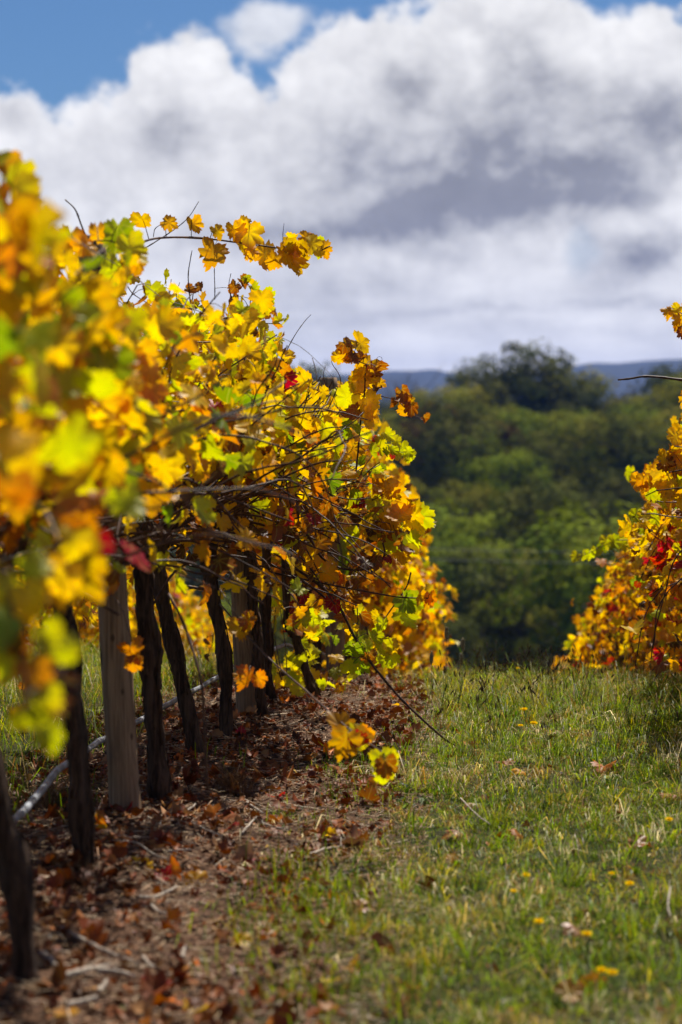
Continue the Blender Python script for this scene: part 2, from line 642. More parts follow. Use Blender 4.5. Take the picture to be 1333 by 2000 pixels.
def template(outline, rings):
    n = len(outline)
    V = [CEN[None]]
    T = [np.zeros(1)]
    for f in rings:
        V.append(CEN + (outline - CEN) * f)
        T.append(np.full(n, f))
    j = np.arange(n)
    j2 = (j + 1) % n
    tris = np.stack([np.zeros(n, int), 1 + j2, 1 + j], -1)
    quads = [np.stack([1 + k * n + j, 1 + k * n + j2, 1 + (k + 1) * n + j2, 1 + (k + 1) * n + j], -1) for k in range(len(rings) - 1)]
    return np.vstack(V), np.concatenate(T), tris, (np.vstack(quads) if quads else np.zeros((0, 4), int))


TEMPL = {'hi': template(HI, (.45, .8, 1.0)), 'mid': template(HI, (.5, 1.0)), 'lo': template(LO, (1.0,))}


def unit(a):
    return a / (np.linalg.norm(a, axis=-1, keepdims=True) + 1e-9)


def leaves(base, tip, nrm, size, col, edge, curl, lod='mid', r=None, edge_amt=.55, limp=None):
    """arrays over leaves -> verts, faces, colours, uv"""
    r = r or rng
    xy, tt, tris, quads = TEMPL[lod]
    N = len(base)
    tip = unit(tip)
    nrm = unit(nrm - tip * (nrm * tip).sum(-1, keepdims=True))
    bi = np.cross(tip, nrm)
    x = xy[None, :, 0] * r.uniform(.85, 1.1, (N, 1)) + r.normal(0, .03, (N, 1)) * xy[None, :, 1]
    y = np.repeat(xy[None, :, 1], N, 0)
    r2 = x * x + (y - .3) ** 2
    ph = r.uniform(0, 6.28, (N, 1))
    th = np.arctan2(x, y - .27)
    curl = np.asarray(curl)[:, None]
    z = r.normal(0, .35, (N, 1)) * r2 + r.uniform(-.1, .75, (N, 1)) * np.abs(x) + (.05 + .22 * curl) * np.sin(2 * th + ph) * r2 * 2 \
        + (.02 + .05 * curl) * np.sin(7 * th + 2 * ph) * tt[None]
    lf = r.uniform(.0, .9, (N, 1)) + curl * 1.2
    kx = curl * r.choice([-1, 1], (N, 1)) * r.uniform(1.5, 4.2, (N, 1)) + 1e-4
    if lod != 'lo':
        jag = 1 + r.normal(0, .055, x.shape) * (tt[None] > .9) + r.normal(0, .03, x.shape) * (tt[None] > .6)
        x = x * jag
        y = .27 + (y - .27) * jag
    X = np.sin(kx * x) / kx
    Z = z + (1 - np.cos(kx * x)) / kx
    ky = -lf * r.choice([1, 1, -1], (N, 1)) - 1e-4
    Yr = np.sin(ky * y) / ky
    Z = Z * np.cos(ky * y) + (1 - np.cos(ky * y)) / ky
    s = np.asarray(size)[:, None]
    V = base[:, None] + (X * s)[..., None] * bi[:, None] + (Yr * s)[..., None] * tip[:, None] + (Z * s)[..., None] * nrm[:, None]
    k = xy.shape[0]
    w = np.clip((tt - .45) / .55, 0, 1)[None, :, None] ** 1.6 * edge_amt * r.uniform(.0, 1.0, (N, 1, 1))
    w = np.clip(w + r.normal(0, .10, (N, k, 1)) * (tt[None, :, None] > .9), 0, 1)
    c = col[:, None] * (1 - w) + edge[:, None] * w
    off = (np.arange(N) * k)[:, None, None]
    uv = np.repeat(xy[None], N, 0)
    return V.reshape(-1, 3), [(tris[None] + off).reshape(-1, 3), (quads[None] + off).reshape(-1, 4)], c.reshape(-1, 3), uv.reshape(-1, 2)


PAL = np.array([
    (.87, .54, .012),   # 0 yellow
    (.78, .36, .010),   # 1 gold
    (.52, .54, .018),   # 2 lime
    (.15, .25, .020),   # 3 green
    (.66, .20, .018),   # 4 orange
    (.42, .018, .020),  # 5 red
    (.30, .105, .025),  # 6 rust
    (.11, .045, .020),  # 7 dead brown
])
EDGE = np.array([(.60, .24, .02), (.42, .12, .02), (.66, .48, .02), (.40, .36, .03), (.38, .07, .02), (.25, .01, .015), (.16, .05, .015), (.07, .03, .015)])


def pick(probs, n, r=None):
    """probs (8,) or (n,8) -> class indices"""
    r = r or rng
    p = np.asarray(probs, float)
    p = p / p.sum(-1, keepdims=True)
    if p.ndim == 1:
        p = np.repeat(p[None], n, 0)
    return (p.cumsum(-1) > r.uniform(size=(n, 1))).argmax(-1)


def leaf_cols(k, r=None):
    r = r or rng
    n = len(k)
    v = r.uniform(.78, 1.12, (n, 1))
    mixk = r.uniform(0, .35, (n, 1))
    c = PAL[k] * (1 - mixk) + PAL[np.where(r.uniform(size=n) < .5, 0, 2)] * mixk * (k < 5)[:, None] + PAL[k] * mixk * (k >= 5)[:, None]
    return c * v, EDGE[k] * r.uniform(.8, 1.2, (n, 1))


# ------------------------------------------------------------------ vines
# outlines of the two nearest rows (photo pixels), used to shape their canopies
TOP_X = [-300, 0, 30, 60, 110, 200, 245, 280, 330, 420, 470, 520, 545, 575, 640, 690, 720, 750]
TOP_Y = [120, 318, 385, 445, 462, 470, 500, 565, 570, 575, 560, 600, 665, 725, 752, 765, 800, 850]
SIDE_Y = [735, 780, 830, 880, 930, 975, 1005, 1050, 1100, 1150, 1200, 1250, 1300, 1340]
SIDE_X = [620, 655, 668, 680, 700, 730, 760, 765, 750, 715, 690, 670, 650, 640]
FAR_Y = [735, 1040, 1080, 1110, 1150, 1200, 1250, 1300, 1400]
FAR_X = [690, 700, 800, 815, 832, 856, 868, 880, 884]
RS_Y = [560, 620, 660, 760, 800, 870, 890, 930, 960, 985, 1010, 1060, 1110, 1170, 1230, 1260, 1310, 1500]
RS_X = [1400, 1360, 1380, 1380, 1345, 1330, 1300, 1262, 1262, 1280, 1235, 1222, 1195, 1165, 1145, 1115, 1088, 1060]


def keep_left(P, soft=20):
    x, y, d = proj(P)
    x = x + rng.normal(0, soft, len(x))
    y = y + rng.normal(0, soft, len(x))
    ok = (y > np.interp(x, TOP_X, TOP_Y)) & (x < np.where(d < 13.2, np.interp(y, SIDE_Y, SIDE_X), np.interp(y, FAR_Y, FAR_X)))
    ok &= (d > 3.3)
    edge = y - np.interp(x, TOP_X, TOP_Y)
    ok &= ~((edge < 90) & (rng.uniform(size=len(x)) < .5))
    edge = np.where(d < 13.2, np.interp(y, SIDE_Y, SIDE_X), 5000) - x
    ok &= ~((edge < 70) & (rng.uniform(size=len(x)) < .3))
    # the gap under the canopy, where trunks and the next alley show
    ok &= ~((y > 1235) & (x > 110) & (x < 660) & (d < 13) & (rng.uniform(size=len(x)) < .96))
    # near canopy only reaches down to the frame's lower corner
    ok &= x < np.interp(d, [2.2, 3.0, 3.8, 4.6, 5.5, 6.5, 7.5, 8.3, 9.1, 9.7, 9.9], [40, 70, 120, 190, 290, 390, 470, 530, 600, 650, 2000])
    ok &= ~((d < 6.8) & (x > 100) & (y > 1150))
    ok &= ~((d < 7.6) & (y > 960) & (x > 60) & (rng.uniform(size=len(x)) < .55))
    ok &= ~((d < 4.4) & (rng.uniform(size=len(x)) < .45))
    ok &= ~((y > 1470) & (d < 8))
    ok &= ~((x > 140) & (x < 212) & (y < 575) & (d < 8.4) & (rng.uniform(size=len(x)) < .6))
    return ok


def keep_right(P, soft=14):
    x, y, d = proj(P)
    x = x + rng.normal(0, soft * 1.6, len(x)) - 8
    return (x > np.interp(y, RS_Y, RS_X)) & ((y < 1322) | (d > 14)) & ~((d < 12.3) & (y > 1180) & (rng.uniform(size=len(x)) < .5)) & ~((d < 9.9) & (P[:, 0] < 1.2)) & (y > np.interp(x, [1080, 1200, 1260, 1333, 1600], [1240, 1010, 900, 760, 560])) & (d > 5)


def cane_paths(x0, y0, z0, n, r, out=1, spread=.55, height=1.9, reach=1.0, lmin=.8, lmax=1.5):
    """shoots rising from the cordon, arching outwards and drooping"""
    res = []
    for i in range(n):
        s = np.array([x0 + r.normal(0, .05), y0 + r.uniform(-.58, .58), z0 + .92 + r.normal(0, .08)])
        sgn = out if r.uniform() < .64 else -out
        d = np.array([sgn * r.uniform(.05, 1.0) * reach, r.normal(0, .45), r.uniform(.15, 1.15)])
        d /= np.linalg.norm(d)
        L = r.uniform(lmin, lmax)
        step = .05
        p = [s]
        drop = r.uniform(.1, 1.1)
        for k in range(int(L / step)):
            d = d + np.array([0, 0, -drop * step]) + r.normal(0, .12, 3)
            if p[-1][2] > z0 + height:
                d[2] = min(d[2], -.05)
            if abs(p[-1][0] - x0) > spread:
                d[0] *= .75
                d[2] -= .05
            d /= np.linalg.norm(d)
            p.append(p[-1] + d * step)
        res.append(np.array(p))
    return res


def shoot_leaves(paths, x0, r, density=.8, bare=.35, size=(.075, .135), extra=.35):
    """leaf bases with petioles along the shoots: base, tip, normal, size, height fraction along cane"""
    B, T, N, S, F, PET = [], [], [], [], [], []
    for p in paths:
        n = len(p)
        for i in range(2, n):
            f = i / n
            cnt = (r.uniform() < (density if f > bare else density * .45)) + (r.uniform() < extra * (f > .3))
            for _ in range(cnt):
                t = unit(p[i] - p[i - 1])
                side = unit(np.cross(t, r.normal(0, 1, 3)))
                out = np.array([np.sign(p[i][0] - x0 + 1e-6) * .5, 0, .25])
                pd = unit(side + out * .8 + r.normal(0, .2, 3))
                L = r.uniform(.03, .085)
                b = p[i] + pd * L
                B.append(b)
                PET.append((p[i], b))
                T.append(pd * .45 + np.array([0, 0, -.75]) + r.normal(0, .45, 3))
                N.append(out * 1.1 + np.array([0, 0, .35]) + r.normal(0, .5, 3))
                S.append(r.uniform(*size) * (1 - .35 * (f > .85)))
                F.append(f)
    return (np.array(B), np.array(T), np.array(N), np.array(S), np.array(F), PET)


UPPER = np.array([.47, .15, .24, .05, .045, .010, .035, .003])
NEARC = np.array([.42, .20, .20, .08, .08, .0, .03, .0])
LOWER = np.array([.12, .17, .05, .02, .15, .03, .28, .18])
RIGHTC = np.array([.42, .27, .13, .03, .08, .015, .06, .01])


def class_probs(B, zg, top, mixh=(.80, 1.22)):
    h = B[:, 2] - zg
    w = np.clip((h - mixh[0]) / (mixh[1] - mixh[0]), 0, 1)[:, None]
    return LOWER[None] * (1 - w) + top[None] * w


def foliage_mesh(parent, B, T, N, S, k, lod, loc, mat, curl_extra=0.0, name='foliage'):
    c, e = leaf_cols(k)
    curl = np.where(k >= 6, rng.uniform(.35, 1.0, len(k)), np.where(k == 4, rng.uniform(0, .45, len(k)), np.where(rng.uniform(size=len(k)) < .3, rng.uniform(.2, .6, len(k)), rng.uniform(.0, .25, len(k))))) + curl_extra
    v, f, cc, uv = leaves(B, T, N, S, c, e, np.clip(curl, 0, 1), lod)
    return mesh(name, v - np.asarray(loc), f, mat, parent, cc, uv)


def trunk_mesh(parent, path, r0, loc, seed, name='trunk', n=46, k=18):
    r = np.random.default_rng(seed)
    P = smooth_path(path, n)
    P += np.cumsum(r.normal(0, .0022, P.shape), 0) * np.linspace(0, 1, n)[:, None] ** .1
    r0 = r0 * .84
    s = np.linspace(0, 1, n)
    ang = np.arange(k) / k * 2 * np.pi
    sh = 1 + .13 * np.sin(3 * ang[None] + 4 * s[:, None] + seed) + .09 * np.sin(5 * ang[None] - 6 * s[:, None] + 2 * seed) + r.normal(0, .05, (n, k))
    lump = 1 + .12 * np.sin(s * 17 + seed) + .10 * np.sin(s * 31 + 2 * seed)
    rad = r0 * lump * (1 + .35 * np.exp(-s * 14) + .15 * np.exp(-((1 - s) * 8)))
    v, f = tube(P - np.asarray(loc), rad, k, sh)
    B = Bag()
    B.add(v, f)
    # peeling strips of bark
    for i in range(26):
        a = r.uniform(0, 6.28)
        i0 = r.integers(1, n - 9)
        m = r.integers(4, 9)
        q = []
        for j in range(m):
            w = rad[i0 + j] * (1.0 + .30 * abs(j / (m - 1) - .4))
            q.append(P[i0 + j] - np.asarray(loc) + w * np.array([math.cos(a + .05 * j), math.sin(a + .05 * j), 0]))
        vv, ff = tube(np.array(q), np.linspace(.0055, .002, m) * r.uniform(.6, 1.2), 5)
        B.add(vv, ff)
    return B.build(name, M['bark'], parent)


def px_path(pts, d):
    """pts: (px, py) or (px, py, depth)"""
    return np.array([at(p[0], p[1], p[2] if len(p) > 2 else d) for p in pts])


def cane_obj(parent, path, r0, r1, loc, name='cane', k=6, nodes=True, petioles=()):
    n = len(path)
    rad = np.linspace(r0, r1, n)
    if nodes:
        s = np.concatenate([[0], np.cumsum(np.linalg.norm(np.diff(path, axis=0), axis=1))])
        rad = rad * (1 + .35 * np.exp(-((s % .075 - .037) / .008) ** 2))
    B = Bag()
    v, f = tube(path - np.asarray(loc), rad, k)
    B.add(v, f)
    for a, b in petioles:
        m = (a + b) / 2 + np.array([0, 0, .006])
        v, f = tube(np.array([a, m, b]) - np.asarray(loc), [.0017, .0013, .0012], 4, cap=False)
        B.add(v, f)
    return B.build(name, M['cane'], parent)


# ---- the nearest row: one entry per vine: base px path of the trunk, label
TR = [
    ([(62, 1928), (40, 1740), (8, 1590), (-30, 1430), (-70, 1290)], .036, 'dark gnarled vine at the lower photo corner where the grey pipe leaves the frame'),
    ([(168, 1690), (152, 1570), (142, 1440), (118, 1290), (98, 1180)], .036, 'gnarled vine with a bent dark trunk just before the thick wooden post'),
    ([(313, 1566), (303, 1470), (288, 1350), (280, 1260), (268, 1140)], .038, 'vine with a straight dark trunk directly behind the thick wooden post'),
    ([(384, 1478), (371, 1390), (348, 1290), (328, 1210), (312, 1130)], .034, 'vine with a shaggy trunk leaning over the drip pipe between the two posts'),
    ([(438, 1446), (437, 1350), (430, 1240), (416, 1140)], .031, 'vine with a slim upright trunk just before the second wooden post'),
    ([(514, 1402), (507, 1320), (504, 1240), (494, 1150)], .028, 'slender vine close behind the second post, with shoots sprawling over the grass'),
    ([(541, 1374), (524, 1320), (530, 1250), (522, 1170)], .028, 'vine with a crooked black trunk two vines behind the second post'),
    ([(618, 1367), (600, 1325), (578, 1255), (562, 1195)], .026, 'vine with a strongly leaning trunk at the crest, lime suckers at its foot'),
]
vines = []
bases = []
for pts, r0, lab in TR:
    p, d = on_ground(*pts[0])
    bases.append((p, d))
FRONT_Y = [2.3, 3.4, 4.55]
near_specs = []
for y in FRONT_Y:
    x = float(row_x(y))
    near_specs.append((np.array([x, y, float(ground(x, y))]), None, .036, {
        2.3: 'closest vine, its large blurred lime and orange leaves hanging in front of the first trunks',
        3.4: 'second closest vine, a tall mass of blurred yellow and orange leaves',
        4.55: 'vine of blurred gold and green leaves before the first trunk that shows'}[y]))
for (pts, r0, lab), (p, d) in zip(TR, bases):
    near_specs.append((p, (pts, d), r0, lab))

GROUP_L = 'grape vines in the row beside the soil strip'
hero_vine = None
for vi, (p, tr, r0, lab) in enumerate(near_specs):
    root = empty('grape_vine', p)
    tag(root, lab, 'grape vine', GROUP_L)
    y = p[1]
    x0 = p[0]
    zg = p[2]
    loc = p
    if tr is None:
        path = [p + np.array([0, 0, -.06]), p + np.array([.03, .0, .3]), p + np.array([-.02, .02, .6]), p + np.array([0, .03, .95])]
    else:
        path = px_path(tr[0], tr[1])
        path = np.vstack([path[0] + np.array([0, 0, -.06]), path])
        top = path[-1].copy()
        top[2] = max(top[2] + .12, zg + .85)
        path = np.vstack([path, top])
    trunk_mesh(root, path, r0, loc, 11 + vi)
    xt, yt = path[-1][0], path[-1][1]
    # cordon arms: gnarled old wood along the wire
    for sg in (-1, 1):
        q = np.array([path[-1] + np.array([0, 0, -.05]), path[-1] + np.array([rng.normal(0, .02), sg * .18, .06]), path[-1] + np.array([rng.normal(0, .03), sg * .42, .03]), path[-1] + np.array([rng.normal(0, .03), sg * .62, .05])])
        trunk_mesh(root, q, r0 * .55, loc, 50 + vi * 2 + sg, 'cordon_arm', 22, 10)
    sprawl = 9.0 < y < 12.6
    near = y < 7
    paths = cane_paths(xt, yt, zg, 25 if not sprawl else 27, rng, 1, .62 if not sprawl else .98, 2.05 if y < 8 else (1.78 if y > 9.5 else 1.92),
                       1.0 if not sprawl else 1.3, .85, 1.5 if not sprawl else 1.9)
    Bs, Ts, Ns, Ss, Fs, pets = shoot_leaves(paths, xt, rng, .92, .22, (.046, .098), .9)
    # loose inner leaves that close the canopy
    m = 280
    Bx = np.stack([xt + rng.uniform(-.45, .55, m), yt + rng.uniform(-.6, .6, m), zg + np.clip(rng.normal(1.4, .28, m), .72, 1.95)], -1)
    B_ = np.vstack([Bs, Bx])
    T_ = np.vstack([Ts, rng.normal(0, .5, (m, 3)) + np.array([.1, 0, -.7])])
    N_ = np.vstack([Ns, rng.normal(0, .55, (m, 3)) + np.array([.45, 0, .45])])
    S_ = np.concatenate([Ss, rng.uniform(.045, .092, m)])
    ok = keep_left(B_ + unit(T_) * S_[:, None] * .45)
    # thin out the band of bare canes above the trunks
    hh = B_[:, 2] - zg
    ok &= ~((hh < 1.16) & (B_[:, 0] < xt + .55) & (rng.uniform(size=len(hh)) < .66))
    pet_ok = ok[:len(Bs)]
    B_, T_, N_, S_ = B_[ok], T_[ok], N_[ok], S_[ok]
    k = pick(class_probs(B_, zg, NEARC if near else UPPER), len(B_))
    foliage_mesh(root, B_, T_, N_, S_, k, 'mid', loc, M['leaf'])
    # canes
    pet_by = {}
    for (a, b), o in zip(pets, pet_ok):
        if o and y > 7:
            pet_by.setdefault(None, []).append((a, b))
    allp = pet_by.get(None, [])
    for ci, q in enumerate(paths):
        x_, y_, d_ = proj(q)
        good = (y_ > np.interp(x_, TOP_X, TOP_Y) - (45 if ci % 4 == 0 else 8)) & (x_ < np.where(d_ < 13.2, np.interp(y_, SIDE_Y, SIDE_X), np.interp(y_, FAR_Y, FAR_X)) + (60 if ci % 5 == 0 else 10))
        good &= ~((y_ > 1190) & (x_ > 60) & (d_ < 13)) & ~((d_ < 6.8) & (y_ > 1080)) & (d_ > 3.4)
        if d_[0] < 3.6:
            continue
        bad = np.where(~good)[0]
        if len(bad):
            q = q[:max(bad[0], 3)]
        mine = [pp for pp in allp if np.min(np.abs(q - pp[0]).sum(1)) < 1e-6]
        cane_obj(root, smooth_path(q, len(q)), .0052, .0022, loc, petioles=mine)
    # old dry tangle below the wire
    for i in range(9 if y > 5 else 0):
        s = np.array([xt + rng.normal(0, .08), yt + rng.uniform(-.55, .55), zg + rng.uniform(.8, 1.15)])
        e = s + np.array([rng.uniform(.1, .5), rng.normal(0, .35), rng.uniform(-.12, .28)])
        mid = (s + e) / 2 + rng.normal(0, .07, 3)
        cane_obj(root, smooth_path([s, mid, e], 12), .005, .0025, loc)
    vines.append(root)

hv = vines[3 + 5]      # slender vine behind the second post carries the sprawling shoots
hvp = np.array(hv.location)
hv4 = vines[3 + 2]
hv4p = np.array(hv4.location)


def hero(parent, pts, d, r0, r1, leafs=(), n=30, name='cane', wob=.01):
    """a shoot that shows on its own, with its leaves: (px, py, size in px, hang angle deg, class[, curl])"""
    loc = np.array(parent.location)
    c = px_path(pts, d)
    c = c + np.concatenate([np.zeros((1, 3)), np.outer(np.cumsum(rng.normal(0, wob, len(c) - 1)), FWD)])
    path = smooth_path(c, n)
    B, T, N, S, K, CU, pets = [], [], [], [], [], [], []
    for L in leafs:
        px, py, sz, ang, k = L[:5]
        i = int(np.argmin((proj(path)[0] - px) ** 2 + (proj(path)[1] - py) ** 2))
        dep = float((path[i] - CAM) @ FWD) + rng.uniform(-.05, .05)
        b = at(px, py, dep)
        if np.linalg.norm(b - path[i]) > .004:
            pets.append((path[i], b))
        a = R(ang)                    # 0 = hangs straight down, + = swings to the right
        t = RGT * math.sin(a) - UPV * math.cos(a)
        B.append(b)
        T.append(t + FWD * rng.normal(0, .25))
        N.append(-FWD * 1.0 + RGT * rng.normal(.2, .45) + UPV * rng.normal(.2, .35))
        S.append(.86 * sz / FPX * dep)
        K.append(k)
        CU.append(min(1, L[5] + .12) if len(L) > 5 else (.6 if k >= 6 else rng.uniform(.15, .5)))
    o = cane_obj(parent, path, r0, r1, loc, name, 7, True, pets)
    if B:
        k = np.array(K)
        c, e = leaf_cols(k)
        v, f, cc, uv = leaves(np.array(B), np.array(T), np.array(N), np.array(S), c, e, np.array(CU), 'hi')
        mesh('shoot_foliage', v - loc, f, M['leaf'], o, cc, uv)
    return o


# long shoot against the clouds
hero(hv4, [(262, 492, 8.6), (285, 472, 9.0), (330, 465, 9.3), (400, 466), (480, 476), (550, 485), (610, 495), (645, 482)], 9.6, .0050, .0024, [
    (277, 422, 46, -5, 1, .5), (322, 432, 40, 70, 1, .3), (375, 428, 44, 15, 1, .45), (420, 445, 36, 40, 1, .35), (455, 440, 46, 20, 1), (468, 470, 40, 40, 0),
    (488, 440, 62, -10, 0), (420, 478, 66, -10, 1), (520, 480, 72, -12, 1), (498, 488, 40, -60, 1, .4), (560, 485, 72, 5, 1), (583, 470, 52, -15, 1), (562, 462, 40, 70, 0),
    (600, 470, 50, 55, 0), (615, 470, 46, 20, 2), (628, 478, 44, 30, 1), (470, 432, 34, 60, 1, .3), (540, 500, 44, -20, 1), (575, 505, 50, 15, 0), (590, 462, 36, 80, 1)])
hero(hv4, [(280, 487), (310, 470), (345, 447), (370, 424), (389, 394)], 9.4, .0022, .0012)
hero(hv4, [(300, 463), (303, 448), (312, 440), (324, 430)], 9.5, .0016, .001)
hero(hv4, [(553, 474), (553, 455), (555, 434)], 9.6, .0014, .0009)
hero(hv4, [(372, 590), (368, 540), (372, 505), (375, 488)], 9.5, .0024, .0014, [(365, 565, 30, 60, 6), (385, 560, 26, 90, 6)])
hero(hv4, [(420, 585), (420, 560), (419, 530), (420, 500)], 9.6, .002, .0012)
hero(hv4, [(420, 563), (440, 562), (455, 566)], 9.6, .001, .0007)
hero(vines[3 + 1], [(175, 480), (160, 440), (148, 410), (128, 390)], 8.3, .0034, .002)
hero(vines[3 + 0], [(70, 480), (52, 430), (38, 385), (27, 355)], 7.0, .004, .0022)
# upper lime tips
hero(hv, [(485, 640), (488, 600), (490, 565), (478, 548)], 10.0, .002, .001, [
    (470, 545, 30, 40, 6, .6), (462, 555, 34, -30, 6, .6), (480, 540, 24, 20, 3), (492, 560, 28, 40, 2), (505, 572, 34, 20, 2), (515, 575, 36, 50, 2), (520, 590, 36, 10, 2), (500, 600, 34, -30, 1), (455, 580, 40, -10, 6, .5), (512, 608, 34, 40, 4)])
# bare twig at the top
hero(hv, [(552, 710), (562, 682), (578, 652), (596, 628), (608, 615)], 10.6, .0024, .0010)
for tw, dd in (([(40, 440), (36, 405), (30, 372), (26, 350)], 6.2), ([(95, 470), (88, 452), (80, 440)], 7.0), ([(250, 560), (262, 575), (300, 600), (330, 625)], 9.2),
               ([(455, 590), (448, 560), (452, 535)], 9.8), ([(500, 640), (512, 612), (510, 590)], 10.1), ([(350, 600), (345, 575), (352, 552)], 9.4),
               ([(640, 760), (632, 735), (636, 715)], 10.4), ([(668, 770), (664, 735), (650, 712), (648, 700)], 10.4)):
    hero(hv, tw, dd, .0022, .0010)
# upright shoot with dry leaves
hero(hv, [(696, 920), (700, 880), (704, 830), (712, 770), (714, 730), (716, 712)], 10.3, .0040, .0028, [
    (725, 705, 52, -30, 1), (722, 715, 44, 35, 6, .5), (715, 725, 56, -20, 0), (735, 715, 42, 30, 6, .6), (706, 735, 54, -40, 0), (738, 745, 26, 60, 1, .2), (718, 770, 62, -35, 0),
    (716, 778, 50, 50, 0), (712, 800, 52, 0, 0), (720, 795, 46, 35, 0), (700, 800, 46, -55, 6), (690, 770, 60, -60, 2), (690, 830, 44, -30, 3), (700, 870, 50, -60, 1), (730, 760, 34, 70, 7, .7)])
hero(hv, [(716, 712), (700, 706), (690, 700), (695, 682), (698, 678)], 10.3, .0022, .0014, [
    (672, 668, 38, 40, 6, .5), (675, 685, 40, -10, 1, .5), (690, 690, 36, -40, 6, .5), (695, 665, 50, 60, 1, .55), (668, 692, 36, -60, 1, .4), (688, 695, 32, 20, 6, .6), (712, 700, 26, -60, 6, .6)])
hero(hv, [(735, 706), (738, 698), (744, 697), (747, 702), (743, 706), (738, 702), (736, 708), (744, 712)], 10.3, .0008, .0006, n=26, wob=0)
hero(hv, [(706, 775), (730, 772), (755, 776), (775, 782), (795, 800), (810, 812), (832, 818)], 10.3, .0020, .0011, [
    (785, 762, 46, 20, 6, .8), (772, 780, 26, -10, 6, .6), (792, 780, 36, 45, 0, .3), (795, 790, 44, -10, 1, .6), (805, 788, 36, -5, 6, .6), (828, 815, 26, 40, 6, .9), (788, 770, 40, -30, 6, .8)])
hero(hv, [(695, 850), (715, 858), (740, 865), (765, 875), (790, 885), (806, 888)], 10.35, .0018, .001, [
    (742, 850, 34, 10, 2), (752, 845, 32, 50, 2), (745, 868, 30, -10, 2), (762, 872, 32, 30, 2), (770, 862, 28, 70, 2), (775, 880, 34, -5, 2), (785, 870, 34, 30, 2), (795, 878, 26, 40, 2), (800, 885, 30, 10, 2, .3), (768, 888, 14, -20, 5), (738, 855, 16, -40, 5), (755, 880, 26, -30, 3)])
hero(hv, [(690, 935), (712, 930), (735, 922), (742, 915)], 11.6, .0014, .001, [(720, 920, 30, 10, 3), (735, 915, 28, 30, 2), (712, 930, 26, 10, 6), (728, 932, 30, -10, 2), (742, 910, 20, 60, 3)])
hero(hv, [(700, 985), (725, 978), (745, 968), (765, 955), (770, 940)], 10.2, .0024, .0012, [
    (735, 950, 40, 70, 4, .3), (755, 955, 40, 60, 4, .4), (760, 945, 50, 20, 1, .25), (768, 948, 56, 15, 1, .2), (728, 975, 40, 10, 2)])
# big bright leaves at the outer edge
hero(hv, [(690, 1030), (730, 1022), (765, 1010), (790, 1000), (800, 992)], 10.1, .0036, .002, [
    (805, 992, 72, 12, 0, .05), (812, 1000, 60, 45, 2, .1), (783, 995, 60, -5, 1, .2), (770, 1000, 56, -30, 0), (785, 978, 48, 30, 1, .2), (760, 1010, 54, 10, 1), (745, 990, 46, -20, 2), (790, 1040, 54, 0, 7, .5), (800, 1045, 50, 20, 2), (775, 1050, 52, -15, 2), (785, 1070, 48, -5, 1),
    (735, 1015, 56, -30, 2), (715, 1020, 52, 10, 0), (700, 1035, 56, -10, 2), (725, 1045, 46, 30, 6, .6), (750, 1060, 40, 20, 2), (760, 1045, 44, 40, 6, .5), (805, 1060, 34, 30, 0)])
hero(hv, [(598, 1040), (612, 1062), (630, 1090), (660, 1108), (700, 1114), (730, 1108), (745, 1097), (752, 1080), (748, 1060)], 10.0, .0056, .0036, [(735, 1090, 36, 0, 6), (757, 1088, 20, 30, 5)])
hero(hv, [(495, 1108), (540, 1120), (600, 1133), (660, 1145), (720, 1156), (780, 1166), (836, 1168)], 10.0, .0046, .0026, [
    (830, 1150, 44, 20, 0), (822, 1155, 36, -30, 1), (840, 1160, 34, 10, 4), (836, 1172, 30, 0, 1)])
hero(hv, [(560, 1100), (600, 1125), (632, 1150), (660, 1180), (678, 1215), (690, 1240), (720, 1288), (736, 1310), (780, 1362), (830, 1410), (870, 1445), (892, 1458)], 10.0, .0060, .0042, [
    (700, 1240, 56, 10, 3, .2), (690, 1260, 56, -20, 3, .3), (715, 1255, 46, 20, 2), (705, 1290, 46, -10, 3), (690, 1295, 44, -40, 2), (725, 1235, 40, 30, 2), (722, 1275, 40, 0, 6)], n=60)
hero(hv, [(803, 1118), (795, 1145), (775, 1175), (752, 1208), (738, 1240), (732, 1285)], 10.2, .0034, .0018, [
    (788, 1165, 54, 35, 3, .2), (800, 1170, 48, 60, 2, .15), (785, 1190, 50, 40, 3, .3), (795, 1200, 44, 20, 2), (750, 1210, 34, -10, 2), (745, 1255, 46, 15, 2, .3), (760, 1255, 40, 25, 0), (750, 1280, 44, 30, 2), (735, 1250, 36, -30, 1), (765, 1278, 34, 10, 2), (742, 1200, 30, -30, 0)])
hero(hv, [(700, 1140), (698, 1180), (700, 1220), (702, 1250)], 10.2, .0024, .0016, [(690, 1170, 34, -20, 1), (705, 1200, 36, 20, 6), (690, 1220, 32, -40, 0)])
hero(hv4, [(485, 1110), (530, 1105), (565, 1118), (600, 1140), (640, 1172)], 9.9, .0050, .0040, [(580, 1180, 40, 0, 5, .3), (655, 1178, 30, 10, 5, .3), (650, 1172, 26, -40, 5), (590, 1160, 26, 30, 5), (575, 1200, 34, 20, 2), (590, 1205, 34, 40, 2)])
